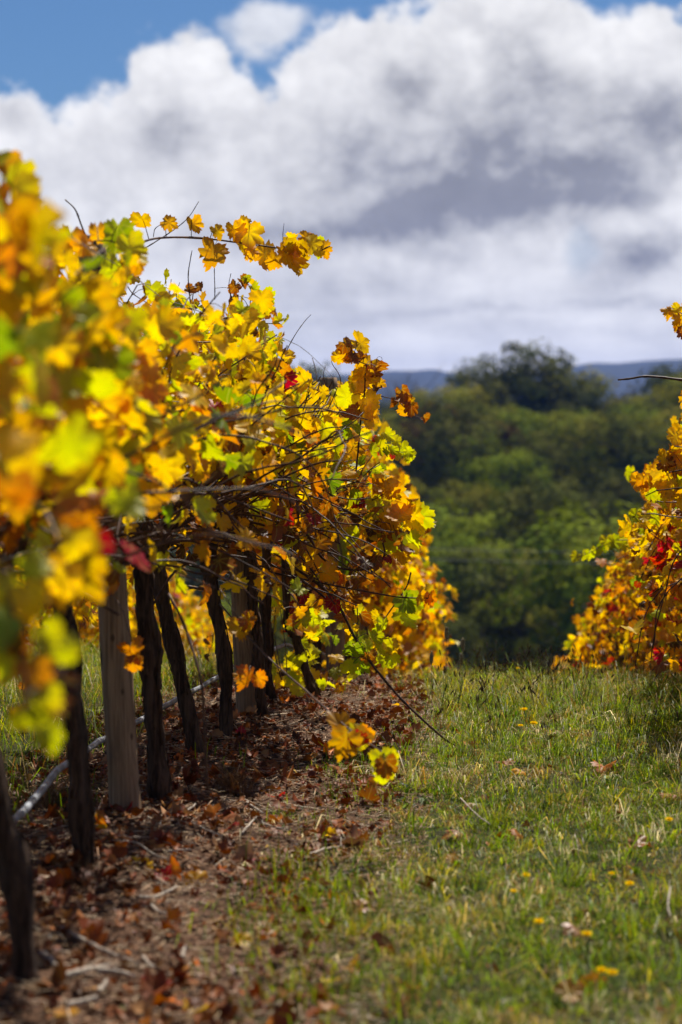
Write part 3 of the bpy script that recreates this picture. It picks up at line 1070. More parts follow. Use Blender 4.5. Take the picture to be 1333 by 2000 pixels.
# old bleached canes across the face
hero(hv4, [(330, 930, 8.6), (380, 905, 8.8), (430, 868, 9), (480, 835, 9.2), (510, 822, 9.3)], 9, .0075, .0046)
hero(hv4, [(300, 960, 8.5), (360, 930, 8.7), (420, 893, 8.9), (470, 850, 9.1), (540, 820, 9.3)], 9, .0066, .0034)
hero(hv4, [(440, 972), (480, 958), (510, 945)], 9.0, .0060, .0044)
hero(hv, [(560, 990), (580, 975), (640, 1000), (680, 1003)], 9.9, .0036, .0026)
hero(hv4, [(540, 1010), (590, 1000), (592, 1003)], 9.6, .0032, .0024)
hero(hv4, [(350, 1145), (395, 1150), (410, 1158)], 8.6, .0062, .0046)
hero(hv, [(530, 750), (560, 758), (600, 757), (620, 745), (627, 735)], 10.2, .0034, .002)
hero(hv, [(595, 810), (615, 788), (635, 770), (650, 745)], 10.2, .0038, .0024)
hero(hv, [(610, 840), (640, 800), (652, 775), (660, 755)], 10.2, .003, .0018)
hero(vines[3], [(50, 1055, 6.4), (80, 1035, 6.5), (110, 1015, 6.6)], 6.5, .006, .005)
for bi, bc, bd, br in ((3, [(-10, 1130), (80, 1062), (160, 1012), (262, 962)], 6.6, .0075), (3, [(40, 1190), (112, 1112), (200, 1076), (305, 1042)], 6.9, .007), (4, [(100, 1002), (200, 1014), (335, 986)], 7.2, .006),
                   (3, [(0, 1010), (60, 1072), (150, 1152), (232, 1202)], 6.7, .0065), (4, [(232, 1102), (322, 1062), (422, 1052)], 7.7, .006), (4, [(130, 1170), (190, 1120), (235, 1090), (300, 1110)], 7.1, .005),
                   (5, [(300, 1180), (350, 1110), (430, 1085), (500, 1092)], 8.7, .005), (4, [(150, 1060), (220, 1040), (270, 1060), (330, 1130)], 7.3, .0045)):
    hero(vines[bi], bc, bd, br, br * .55)
# low dangling leaves over the soil and grass edge, on thin runners
hero(vines[3 + 2], [(430, 1180, 8.9), (520, 1280, 8.5), (600, 1350, 8.0), (655, 1400, 7.6), (690, 1430, 7.5), (720, 1450, 7.5), (750, 1470, 7.4)], 7.6, .0032, .0022, [
    (672, 1430, 70, -150, 4, .2), (680, 1432, 74, -20, 4, .15), (690, 1436, 60, 95, 2, .2), (700, 1440, 46, 110, 4, .2), (690, 1445, 46, 60, 5, .3), (705, 1445, 36, 20, 2, .2),
    (745, 1470, 52, 10, 2, .3), (752, 1485, 56, 10, 6, .4), (748, 1500, 52, 10, 2, .3), (758, 1475, 40, 50, 2, .3)])
hero(vines[3 + 2], [(430, 1150, 8.2), (455, 1190, 8.1), (480, 1240, 8.1), (490, 1300, 8.1)], 8.1, .0018, .001, [(470, 1215, 56, 10, 1, .3), (478, 1205, 46, 40, 6, .5), (488, 1310, 60, -10, 4, .2), (478, 1315, 40, -50, 1, .3), (500, 1318, 40, 30, 4, .3)])
hero(vines[3 + 1], [(200, 1150, 7.5), (235, 1180, 7.3), (255, 1240, 7.2), (262, 1275, 7.2)], 7.2, .002, .001, [(255, 1260, 56, 10, 4, .5), (268, 1270, 44, 20, 6, .6), (262, 1285, 44, -10, 4, .4)])
hero(vines[3 + 1], [(200, 1560, 7.6), (190, 1590, 7.5), (186, 1620, 7.5)], 7.5, .0016, .001, [(186, 1590, 54, 0, 6, .7), (190, 1615, 46, 10, 4, .6), (183, 1630, 40, -5, 6, .6)])
hero(vines[3 + 2], [(330, 1160, 7.4), (362, 1230, 7.3), (392, 1330, 7.2), (398, 1420, 7.2), (404, 1545, 7.2)], 7.2, .0045, .0038)
# foremost hanging shoots
hero(vines[0], [(-30, 1060, 3.5), (5, 1130, 3.5), (30, 1230, 3.45), (50, 1330, 3.4), (62, 1420, 3.4)], 3.4, .004, .002, [
    (5, 1125, 100, -20, 2, .3), (45, 1150, 95, 25, 0, .3), (20, 1205, 100, -10, 3, .2), (85, 1230, 95, 30, 2, .3), (60, 1290, 90, 10, 4, .4), (5, 1280, 95, -30, 2, .3), (82, 1350, 85, 10, 2, .2),
    (48, 1385, 100, 0, 3, .3), (90, 1420, 75, 20, 2, .3), (-5, 1180, 90, -40, 3, .3), (60, 1090, 80, 40, 2, .4), (125, 1260, 75, 40, 2, .3), (30, 1250, 70, 20, 6, .6)])
hero(vines[2], [(-60, 640, 5.2), (-20, 540, 5.2), (5, 440, 5.2), (2, 350, 5.2), (6, 310, 5.2)], 5.2, .0035, .0016, [
    (0, 310, 80, 10, 1, .4), (14, 345, 90, 30, 2, .3), (-8, 370, 90, -20, 4, .3), (18, 400, 95, 10, 0, .3), (0, 430, 95, -30, 3, .3), (30, 450, 95, 30, 1, .3), (-10, 480, 100, -10, 2, .3), (40, 500, 90, 10, 0, .3), (60, 480, 80, 40, 2, .3)])
# leaves half hiding the head of the thick post
hero(vines[3 + 0], [(20, 560, 7.0), (80, 520, 7.1), (150, 480, 7.2), (215, 470, 7.2), (262, 500, 7.2)], 7.2, .003, .0015, [
    (140, 455, 78, -10, 4, .35), (122, 480, 72, -30, 4, .3), (160, 470, 60, 30, 1, .4), (190, 445, 56, 10, 1, .35), (230, 440, 84, 0, 3, .3), (248, 470, 80, 20, 2, .3), (232, 510, 76, -10, 2, .35),
    (262, 500, 60, 30, 1, .3), (100, 500, 60, 10, 0, .3), (165, 540, 70, 0, 0, .3), (195, 575, 70, 20, 3, .3), (75, 520, 66, 0, 2, .3)])
hero(vines[1], [(90, 1000, 4.3), (120, 1060, 4.2), (150, 1130, 4.2)], 4.2, .004, .002, [
    (150, 1080, 130, 20, 1, .2), (130, 1110, 120, -20, 0, .2), (165, 1010, 80, 0, 4, .2), (100, 1140, 90, -60, 7, .6), (35, 960, 80, 5, 1, .2), (240, 960, 90, 20, 2, .3), (145, 1040, 80, 5, 0)])

# ---- vines further down the same row, the right hand row and the row across the next alley
def proto_vine(y0, lod, ncane, probs, out, spread, height, name='grape_vine', low=.7, dens=.9, mixh=(.6, 1.1), fill=220, mat=None):
    root = empty(name, (0, 0, 0))
    z = np.zeros(3)
    trunk_mesh(root, [(0, 0, -.3), (.03, .02, .3), (-.03, -.02, .6), (0, 0, .95)], .030, z, int(abs(y0) * 7) + 3, n=20, k=9)
    paths = cane_paths(0, 0, 0, ncane, rng, out, spread, height, 1.1, .8, 1.5)
    Bs, Ts, Ns, Ss, Fs, pets = shoot_leaves(paths, 0, rng, dens, .2, (.058, .105), .8)
    m = fill
    Bx = np.stack([rng.uniform(-spread * .8, spread * .8, m), rng.uniform(-.65, .65, m), np.clip(rng.normal(1.2, .4, m), low, height)], -1)
    B_ = np.vstack([Bs, Bx])
    T_ = np.vstack([Ts, rng.normal(0, .5, (m, 3)) + np.array([.1 * out, 0, -.7])])
    N_ = np.vstack([Ns, rng.normal(0, .55, (m, 3)) + np.array([.45 * out, 0, .45])])
    S_ = np.concatenate([Ss, rng.uniform(.08, .135, m)])
    ok = np.abs(B_[:, 0]) < .26 + (spread - .2) * np.clip((height - .1 - B_[:, 2]) / .6, 0, 1) + rng.normal(0, .05, len(B_))
    ok &= B_[:, 2] < height
    B_, T_, N_, S_ = B_[ok], T_[ok], N_[ok], S_[ok]
    h = B_[:, 2]
    w = np.clip((h - mixh[0]) / (mixh[1] - mixh[0]), 0, 1)[:, None]
    k = pick(LOWER[None] * (1 - w) + probs[None] * w, len(B_))
    foliage_mesh(root, B_, T_, N_, S_, k, lod, z, mat or M['leaf_far'])
    for q in paths[::2]:
        q = q[:max(3, int(np.argmax(np.append((np.abs(q[:, 0]) > .26 + (spread - .2) * np.clip((height - .1 - q[:, 2]) / .6, 0, 1)) | (q[:, 2] > height), True))))]
        cane_obj(root, q, .0055, .0025, z, k=5, nodes=False)
    return root


def far_row(xf, ys_, protos, label, group):
    for i, y in enumerate(ys_):
        src = protos[i % len(protos)]
        o = src if not src.get('used') else copy_tree(src)
        src['used'] = 1
        x = float(xf(y)) + rng.normal(0, .05)
        o.location = (x, y, float(ground(x, y)))
        o.rotation_euler = (0, 0, rng.normal(0, .06))
        s = rng.uniform(.94, 1.06)
        o.scale = (s, s * (-1 if (i // len(protos)) % 2 else 1), s)
        tag(o, label, 'grape vine', group)


protoL = [proto_vine(1 + i, 'lo', 26, RIGHTC, 1, .46, 1.75, low=.35, mixh=(.35, .8), fill=330) for i in range(4)]
far_row(lambda y: row_x(y) - .13, np.arange(14.2, 37, 1.15), protoL, 'yellow and red vine down the slope past the crest, in the row beside the soil', 'vines past the crest in the row beside the soil strip')
protoN = [proto_vine(21 + i, 'lo', 24, np.array([.5, .25, .15, .04, .05, .01, .02, 0]), 1, .55, 1.75, low=.3, mixh=(.1, .5), fill=330) for i in range(3)]
far_row(lambda y: -3.95, np.arange(15.5, 44, 1.2), protoN, 'golden vine across the next alley, seen between the dark trunks', 'golden vines of the next row seen through the trunks')

# the row on the other side of the grass: its nearer vines have their own shape
XR = lambda y: np.interp(y, [5, 9, 14, 30, 60], [1.55, 1.52, 1.5, 1.5, 1.5])
RLAB = ['closest vine across the grass, gold leaves and a long bare cane crossing the hills',
        'second vine across the grass with golden brown-edged leaves high against the forest',
        'third vine across the grass with red leaves low on its side',
        'fourth vine across the grass, dense rust and gold leaves down to the turf',
        'fifth vine across the grass holding a lime shoot out over the alley',
        'sixth vine across the grass, orange and yellow, near the crest',
        'seventh vine across the grass, where that row meets the crest',
        'eighth vine across the grass, just past the crest, gold leaves to the ground']
rv = []
for i, y in enumerate([9.3, 10.5, 11.7, 12.9, 14.1, 15.3, 16.5, 17.7]):
    x0 = float(XR(y))
    zg = float(ground(x0, y))
    p = np.array([x0, y, zg])
    root = empty('grape_vine', p)
    tag(root, RLAB[i], 'grape vine', 'grape vines in the row across the grass')
    trunk_mesh(root, [p + np.array([0, 0, -.06]), p + np.array([.03, .02, .3]), p + np.array([-.03, 0, .6]), p + np.array([0, .0, .95])], .032, p, 90 + i, n=30, k=12)
    for sg in (-1, 1):
        q = np.array([p + np.array([0, 0, .88]), p + np.array([.02, sg * .2, .97]), p + np.array([-.02, sg * .6, .96])])
        trunk_mesh(root, q, .018, p, 120 + i * 2 + sg, 'cordon_arm', 14, 8)
    paths = cane_paths(x0, y, zg, 23, rng, -1, .85, 1.95, 1.2, .8, 1.7)
    Bs, Ts, Ns, Ss, Fs, pets = shoot_leaves(paths, x0, rng, .92, .2, (.048, .092), .95)
    m = 360
    Bx = np.stack([x0 + rng.uniform(-.75, .4, m), y + rng.uniform(-.65, .65, m), zg + np.clip(rng.normal(.95, .45, m), .2, 1.85)], -1)
    B_ = np.vstack([Bs, Bx])
    T_ = np.vstack([Ts, rng.normal(0, .5, (m, 3)) + np.array([-.1, 0, -.7])])
    N_ = np.vstack([Ns, rng.normal(0, .55, (m, 3)) + np.array([-.45, 0, .45])])
    S_ = np.concatenate([Ss, rng.uniform(.045, .088, m)])
    ok = keep_right(B_)
    B_, T_, N_, S_ = B_[ok], T_[ok], N_[ok], S_[ok]
    pr = class_probs(B_, zg, RIGHTC, (.45, .95))
    lowr = (B_[:, 2] - zg < .9)[:, None]
    pr = np.where(lowr, pr + np.array([.05, .08, 0, 0, .16, .06, .05, 0]), pr)
    k = pick(pr, len(B_))
    if i == 2:
        xx, yy, _ = proj(B_)
        k = np.where((np.hypot(xx - 1300, yy - 1090) < 45) & (rng.uniform(size=len(k)) < .3), 5, k)
    foliage_mesh(root, B_, T_, N_, S_, k, 'mid', p, M['leaf'])
    for q in paths:
        x_, y_, d_ = proj(q)
        good = (x_ > np.interp(y_, RS_Y, RS_X) - 10) & (y_ < 1300) & (y_ > np.interp(x_, [1080, 1200, 1260, 1333, 1600], [1240, 1010, 900, 760, 560]))
        bad = np.where(~good)[0]
        if len(bad):
            q = q[:max(bad[0], 3)]
        cane_obj(root, q, .0052, .0022, p, k=5)
    rv.append(root)
hero(rv[0], [(1420, 752), (1333, 742), (1290, 736), (1258, 735), (1232, 739), (1209, 741)], 9.9, .0056, .0036)
hero(rv[1], [(1400, 700), (1370, 660), (1345, 625), (1318, 605)], 10.6, .003, .0016, [
    (1303, 602, 30, 20, 1), (1315, 605, 30, 40, 0), (1325, 615, 34, 10, 1), (1333, 600, 34, 60, 1), (1322, 630, 32, 20, 1), (1335, 640, 34, 10, 6), (1345, 620, 40, 0, 1), (1328, 600, 26, -40, 0)])
hero(rv[1], [(1400, 840), (1360, 850), (1330, 860), (1312, 880)], 10.2, .003, .0018, [
    (1330, 835, 44, 0, 1), (1322, 845, 40, -20, 0), (1325, 875, 46, -30, 0), (1310, 880, 56, 20, 1), (1302, 885, 44, -20, 1), (1320, 890, 54, 10, 0), (1333, 880, 56, 20, 0), (1300, 905, 46, 30, 6), (1325, 925, 54, 10, 1), (1335, 910, 50, 0, 1), (1345, 770, 40, -20, 1), (1350, 750, 40, -10, 6)])
hero(rv[1], [(1400, 900), (1345, 915), (1300, 925), (1270, 940), (1255, 938)], 10.1, .003, .0016, [
    (1258, 930, 40, 0, 4, .3), (1250, 930, 42, -10, 1, .3), (1268, 930, 42, 20, 0), (1280, 925, 44, 0, 0), (1295, 930, 50, 10, 0), (1305, 940, 54, -10, 0), (1318, 940, 56, 10, 2), (1290, 950, 44, 20, 0), (1325, 960, 54, 0, 0), (1340, 945, 50, 0, 0)])
hero(rv[2], [(1380, 1080), (1320, 1070), (1270, 1040), (1240, 1010)], 11.6, .003, .0014, [
    (1245, 1000, 34, -20, 2), (1230, 1005, 32, 10, 2), (1260, 1015, 34, 10, 0), (1225, 1020, 30, 0, 2), (1275, 1000, 34, 10, 2), (1290, 1030, 40, 0, 0), (1300, 1060, 36, 0, 5), (1295, 1080, 38, 20, 5), (1302, 1095, 36, -10, 5)])
hero(rv[4], [(1300, 1090), (1250, 1060), (1210, 1055), (1180, 1065), (1150, 1080), (1125, 1090)], 14.4, .003, .0014, [
    (1128, 1082, 26, -30, 2), (1140, 1078, 26, 10, 2), (1152, 1076, 26, 0, 2), (1165, 1070, 28, 20, 2), (1185, 1050, 32, 0, 2), (1195, 1050, 34, 20, 2), (1205, 1048, 34, -10, 2), (1215, 1055, 34, 10, 2), (1180, 1060, 30, -30, 3), (1200, 1065, 30, 0, 3)])
protoR = [proto_vine(31 + i, 'lo', 26, RIGHTC, -1, .86, 1.75, low=.2, mixh=(.3, .8), fill=380) for i in range(4)]
far_row(XR, np.arange(18.9, 39, 1.2), protoR, 'orange and gold vine down the slope beyond the crest, in the row across the grass', 'vines beyond the crest in the row across the grass')

# lime suckers at the foot of the last trunks
for j, (px, py, lab) in enumerate([(560, 1360, 'low lime sucker plant at the foot of the vines by the second post'), (640, 1320, 'low lime sucker plant farther back between trunks near the crest')]):
    p, d = on_ground(px, py if py > 1350 else 1352)
    s = empty('sucker_plant', p)
    tag(s, lab, 'plant', 'lime suckers under the vines')
    m = 46
    Bq = np.stack([rng.normal(0, .13, m), rng.normal(0, .14, m), rng.uniform(.03, .5, m)], -1)
    k = pick([.15, .05, .65, .15, 0, 0, 0, 0], m)
    foliage_mesh(s, Bq, rng.normal(0, .5, (m, 3)) + np.array([0, 0, -.5]), rng.normal(0, .5, (m, 3)) + np.array([0, -.4, .5]), rng.uniform(.05, .085, m), k, 'mid', (0, 0, 0), M['leaf'])
    for q in range(3):
        e = np.array([rng.normal(0, .1), rng.normal(0, .1), .45])
        cane_obj(s, smooth_path([(0, 0, 0), e * .5 + rng.normal(0, .03, 3), e], 10), .003, .0015, (0, 0, 0), 'stem')

# ------------------------------------------------------------------ posts, wires, pipe
def post(base, top, r, label, seed):
    o_base = np.asarray(base)
    n, k = 40, 26
    P = np.linspace(o_base - np.array([0, 0, .1]), top, n)
    rr = np.random.default_rng(seed)
    ang = np.arange(k) / k * 6.283
    s = np.linspace(0, 1, n)
    sh = 1 + .025 * np.sin(2 * ang[None] + seed) + .018 * np.sin(5 * ang[None] + 3 * s[:, None]) + rr.normal(0, .006, (n, k))
    a0 = rr.uniform(0, 6.28)
    dd = np.abs((ang[None] - 4.5 - .25 * np.sin(s * 5)[:, None] + np.pi) % (2 * np.pi) - np.pi)
    sh = sh + .03 * np.sin(7 * ang[None] + 2 * np.sin(s * 6)[:, None]) + .02 * np.sin(s * 23 + seed)[:, None] - .16 * np.exp(-(dd / .11) ** 2) * np.clip(np.sin(s * 9 + seed) + .3, 0, 1)[:, None]
    rad = r * np.linspace(1.06, .93, n)
    rad[-1] *= .9
    v, f = tube(P - o_base, rad, k, sh)
    root = empty('wooden_post', base)
    tag(root, label, 'post', 'wooden trellis posts')
    mesh('shaft', v, f, M['post'], root)
    # bent wire staples that hold the trellis wires
    for h in (.95, 1.4, 1.72):
        f_ = (h + .1) / (np.linalg.norm(np.asarray(top) - base) + .1)
        c = P[min(int(f_ * n), n - 2)] - o_base
        q = smooth_path([c + np.array([r * .9, -.012, .012]), c + np.array([r + .012, -.010, .004]), c + np.array([r + .012, .010, -.004]), c + np.array([r * .9, .012, -.012])], 9)
        v, f = tube(q, .0022, 5)
        mesh('staple', v, f, M['wire'], root)
    return root


p1, d1 = on_ground(250, 1588)
post(p1, at(178, 462, d1), .051, 'thick weathered wooden post among the near vine trunks, bare in the canopy top', 1)
p2, d2 = on_ground(487, 1398)
post(p2, at(452, 620, d2), .052, 'second wooden post along the row, standing where the soil strip narrows', 2)
x3 = float(row_x(14.0)) + .08
b3 = np.array([x3, 14.0, float(ground(x3, 14.0))])
post(b3, b3 + np.array([-.05, 0, 1.75]), .055, 'third wooden post, blurred among the trunks at the crest of the slope', 3)
yy = 17.0
b = np.array([float(row_x(yy)), yy, float(ground(float(row_x(yy)), yy))])
post(b, b + np.array([0.03, 0, 1.7]), .055, 'fourth wooden post, low behind the crest under yellow leaves', 4)

for h, lab in ((.96, 'lowest trellis wire carrying the cordons of the vine row by the soil strip'), (1.38, 'middle trellis wire running through the leaves of the row by the soil strip'),
               (1.74, 'top trellis wire stapled to the post heads of the row by the soil strip')):
    yv = np.arange(1.5, 38, .5)
    P = np.stack([row_x(yv) + .062, yv, ground(row_x(yv), yv) + h], -1)
    v, f = tube(P, .0016, 5)
    tag(mesh('trellis_wire', v, f, M['wire']), lab, 'wire', 'trellis wires')
yv = np.arange(1.5, 40, .1)
sag = .18 + .018 * np.sin(yv * 1.1) + .006 * np.sin(yv * 3.3 + 1)
P = np.stack([row_x(yv) - .16 + .012 * np.sin(yv * 1.3), yv, ground(row_x(yv) - .18, yv) + sag], -1)
v, f = tube(P, .0108, 10)
tag(mesh('drip_pipe', v, f, M['pipe']), 'grey plastic drip irrigation pipe slung low behind the vine trunks', 'pipe')

# two overhead lines across the valley
for off, lab in ((0, 'upper thin power line crossing the valley before the forest'), (.26, 'lower thin power line crossing the valley before the forest')):
    a = at(560, 1062 + off * 80, 95)
    b = at(1500, 1082 + off * 80, 110)
    tt = np.linspace(-1.0, 2.0, 60)[:, None]
    P = a + (b - a) * tt
    P[:, 2] += (tt[:, 0] - .5) ** 2 * .35 - .1
    v, f = tube(P, .010, 6)
    tag(mesh('power_line', v, f, M['power']), lab, 'power line', 'power lines in the valley')

# ------------------------------------------------------------------ forest
def tree_proto(name, h, w, nclump, cols, seed, layers=None, bare=False, low=.25):
    r = np.random.default_rng(seed)
    root = empty(name, (0, 0, 0))
    # trunk with limbs
    B = Bag()
    v, f = tube(smooth_path([(0, 0, -1.0), (r.normal(0, .15), r.normal(0, .15), h * .25), (r.normal(0, .3), r.normal(0, .3), h * .55), (r.normal(0, .4), 0, h * .85)], 10), np.linspace(h * .022, h * .006, 10), 7)
    B.add(v, f)
    ends = []
    for i in range(16 if not bare else 34):
        z0 = h * r.uniform(.2, .75)
        a = r.uniform(0, 6.28)
        L = w * r.uniform(.45, 1.0) * math.sin(math.pi * (.18 + .75 * (z0 / h)))
        e = np.array([math.cos(a) * L, math.sin(a) * L, z0 + h * r.uniform(.05, .24)])
        ends.append(e)
        v, f = tube(smooth_path([(0, 0, z0), (e[0] * .5, e[1] * .5, z0 + (e[2] - z0) * .35), e], 6), np.linspace(h * .008, h * .002, 6), 5)
        B.add(v, f)
        if bare:
            for _ in range(5):
                e2 = e + r.normal(0, w * .16, 3) + np.array([0, 0, h * .06])
                v, f = tube(np.array([e * .8 + np.array([0, 0, z0 * .2]), e, e2]), [h * .002, h * .0016, h * .0008], 4)
                B.add(v, f)
    B.build('trunk', M['tree_bark'], root)
    if nclump == 0:
        return root
    # crown: clumps of small leaf faces around the limb ends and over the crown's shell
    cents = [e for e in ends]
    while len(cents) < nclump:
        a = r.uniform(0, 6.28)
        q = r.uniform(0, 1) ** .5
        zz = r.uniform(low, 1.0)
        prof = math.sin(math.pi * min(1, .12 + .86 * (zz - low) / (1 - low) * .93)) ** .6
        cents.append(np.array([math.cos(a) * q * w * prof, math.sin(a) * q * w * prof, zz * h]))
    V, F, CC = [], [], []
    n = 0
    for c in cents:
        m = int(r.uniform(44, 80))
        rad = w * r.uniform(.15, .27)
        q = r.normal(0, 1, (m, 3))
        q = q / np.linalg.norm(q, axis=1)[:, None] * r.uniform(.45, 1.0, (m, 1)) ** .5 * rad * np.array([1.15, 1.15, .75])
        P = c + q
        nn = unit(unit(q) * .6 + unit(c - np.array([0, 0, h * .45])) * .9 + np.array([0, 0, .2]) + r.normal(0, .3, (m, 3)))
        t1 = unit(np.cross(nn, r.normal(0, 1, (m, 3))))
        t2 = np.cross(nn, t1)
        s = r.uniform(.12, .26, (m, 1)) * (h / 9) ** .5
        quad = np.stack([P - t1 * s, P + t2 * s * .55 - t1 * s * .1, P + t1 * s, P - t2 * s * .55 + t1 * s * .1], 1)
        V.append(quad.reshape(-1, 3))
        base = cols[r.integers(len(cols))] * r.uniform(.75, 1.25)
        col = base * r.uniform(.75, 1.3, (m, 1))
        CC.append(np.repeat(col, 4, 0))
        n += m
    idx = np.arange(n * 4).reshape(-1, 4)
    mesh('crown', np.vstack(V), [idx], M['tree_leaf'], root, np.vstack(CC), smooth=False)
    return root


OLIVE = 2.6 * np.array([(.080, .080, .010), (.094, .090, .012), (.068, .074, .010), (.104, .090, .014)])
DARKG = 2.05 * np.array([(.046, .052, .012), (.055, .058, .014), (.068, .066, .015)])
GREEN = 2.5 * np.array([(.080, .092, .008), (.088, .104, .010), (.062, .082, .010)])
BROWN = np.array([(.16, .085, .022), (.12, .075, .025), (.085, .075, .022)])
RUST = np.array([(.12, .05, .03), (.09, .05, .03)])
tp = {
    'olive_a': tree_proto('gum_tree', 9, 4.4, 66, OLIVE, 1), 'olive_b': tree_proto('gum_tree', 8, 4.8, 64, OLIVE, 2), 'dark_a': tree_proto('gum_tree', 9, 4.2, 64, DARKG, 3),
    'dark_b': tree_proto('gum_tree', 7.5, 4.2, 60, DARKG, 4), 'green_a': tree_proto('gum_tree', 8, 4.6, 64, GREEN, 5), 'green_b': tree_proto('gum_tree', 7, 4.4, 60, GREEN, 6),
    'brown': tree_proto('autumn_tree', 6.5, 2.4, 40, BROWN, 7), 'rust': tree_proto('autumn_tree', 5, 3.4, 36, RUST, 8), 'bare': tree_proto('bare_tree', 8, 3.4, 0, DARKG, 9, bare=True),
}
tall = tree_proto('tall_gum_tree', 14.5, 6.0, 90, DARKG * 1.15, 14, low=.22)
GT = 'trees on the wooded hillside'


def place_tree(key, x, y, s, label, group=GT):
    src = tp[key] if isinstance(key, str) else key
    o = src if not src.get('used') else copy_tree(src)
    src['used'] = 1
    o.location = (x, y, float(ground(x, y)) - .3)
    o.rotation_euler = (0, 0, random.uniform(0, 6.28))
    o.scale = (s * random.uniform(.92, 1.1), s * random.uniform(.92, 1.1), s * random.uniform(.92, 1.08))
    tag(o, label, 'tree', group)
    return o


def tree_at_px(key, px, top_py, y, label, height, group=GT):
    """tree at distance y, its crown top near a height in the view"""
    p = at(px, top_py, y / (FWD[1] + RGT[1] * (px - 666.5) / FPX))
    x = p[0]
    zg = float(ground(x, y)) - .3
    s = (p[2] - zg) / height
    o = place_tree(key, x, y, s, label, group)
    o.scale = (s, s, s)
    return o


tree_at_px(tall, 1020, 676, 318, 'tall broad gum tree rising above the treeline against the clouds', 14.5).scale.x *= 1.22
tree_at_px('dark_a', 1062, 682, 322, 'slim dark gum with a flat tuft standing beside the tall gum', 9.3)
tree_at_px('dark_b', 1118, 728, 316, 'round dark gum closing the side of the tall gum toward the blue ridge', 7.8)
tree_at_px('dark_b', 965, 702, 321, 'rounded dark gum making the shoulder of the tall gum', 7.8)
tree_at_px('olive_b', 1092, 706, 319, 'olive gum filling in below the flat tuft at the skyline', 8.3)
tree_at_px('olive_a', 868, 752, 306, 'low olive gum at the foot of the bare skyline tree', 9.3)
tree_at_px('dark_a', 930, 722, 312, 'dark gum of middle height just before the tall gum', 9.3)
tree_at_px('olive_a', 895, 750, 300, 'olive gum at the edge of the skyline near the bare tree', 9.3)
tree_at_px('bare', 818, 706, 330, 'bare leafless tree on the skyline against the blue hills', 8.6)
tree_at_px('bare', 780, 722, 326, 'small bare leafless tree beside the vine leaves on the skyline', 8.6)
tree_at_px('brown', 850, 775, 262, 'slender brown tree in fading leaf under the bare tree', 6.8)
tree_at_px('brown', 822, 815, 250, 'short tan tree in fading leaf among the dark gums', 6.8)
tree_at_px('brown', 985, 815, 255, 'rusty brown tree half hidden in the middle of the hillside', 6.8)
tree_at_px('rust', 1205, 768, 345, 'low reddish tree on the hill brow below the blue ridge', 5.2)
tree_at_px('rust', 1235, 772, 348, 'second low reddish tree on the hill brow nearer the bare cane', 5.2)
tree_at_px('dark_b', 1325, 705, 320, 'dark gum at the photo edge above the row across the grass', 7.8)
tree_at_px('dark_b', 1385, 700, 322, 'dark gum crown mostly hidden behind the row across the grass', 7.8)
tree_at_px('olive_b', 1290, 752, 300, 'olive gum below the dark gum at the photo edge', 8.3)
tree_at_px('green_b', 1240, 790, 285, 'green gum under the low reddish trees', 7.3)
tree_at_px('dark_a', 610, 708, 320, 'round dark gum showing just over the yellow vines', 9.3)
tree_at_px('green_a', 1145, 815, 262, 'bright green broad gum at the middle of the slope', 8.3)
tree_at_px('olive_a', 1050, 1058, 165, 'round olive gum low in the valley by the power lines', 9.3)
tree_at_px('olive_b', 1010, 1150, 152, 'low olive gum just above the grass crest', 8.3)
keys = ['olive_a', 'olive_b', 'dark_a', 'dark_b', 'green_a', 'green_b', 'olive_a', 'dark_a', 'olive_b', 'green_a']
LABS = {'olive': 'olive green gum crown in the massed forest of the hillside', 'dark': 'dark green gum crown in the massed forest of the hillside', 'green': 'fresh green gum crown in the massed forest of the hillside'}
y = 142.0
rowi = 0
while y < 345:
    sp_ = 8.6 + (y - 142) * .004
    xl = (380 - 980) / FPX * y
    xr = (1480 - 980) / FPX * y
    x = xl + random.uniform(0, sp_)
    while x < xr:
        key = random.choice(keys)
        lim = 1.0 if y < 300 else .82
        yj = y + random.uniform(-4, 4)
        place_tree(key, x, yj, random.uniform(.7, 1.35) * lim, LABS[key.split('_')[0]], 'massed trees of the hillside, ' + key.split('_')[0])
        x += sp_ * random.uniform(.75, 1.3)
    y += 13.5
    rowi += 1
# undergrowth that fills the hillside between the crowns
m = 26000
ux = rng.uniform(-1, 1, m)
uy = rng.uniform(128, 345, m)
ux = uy * (ux * 600 - 50) / FPX
uz = ground(ux, uy) + rng.uniform(0, 1.3, m)
P = np.stack([ux, uy, uz], -1)
t1 = unit(rng.normal(0, 1, (m, 3)))
t2 = unit(np.cross(t1, rng.normal(0, 1, (m, 3))))
s = rng.uniform(.25, .55, (m, 1))
quad = np.stack([P - t1 * s, P + t2 * s * .6, P + t1 * s, P - t2 * s * .6], 1).reshape(-1, 3)
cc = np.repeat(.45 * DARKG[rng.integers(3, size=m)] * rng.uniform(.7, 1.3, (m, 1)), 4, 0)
tag(mesh('undergrowth', quad, [np.arange(m * 4).reshape(-1, 4)], M['tree_leaf'], None, cc, smooth=False), 'dark scrub under the trees of the hillside', kind='stuff')

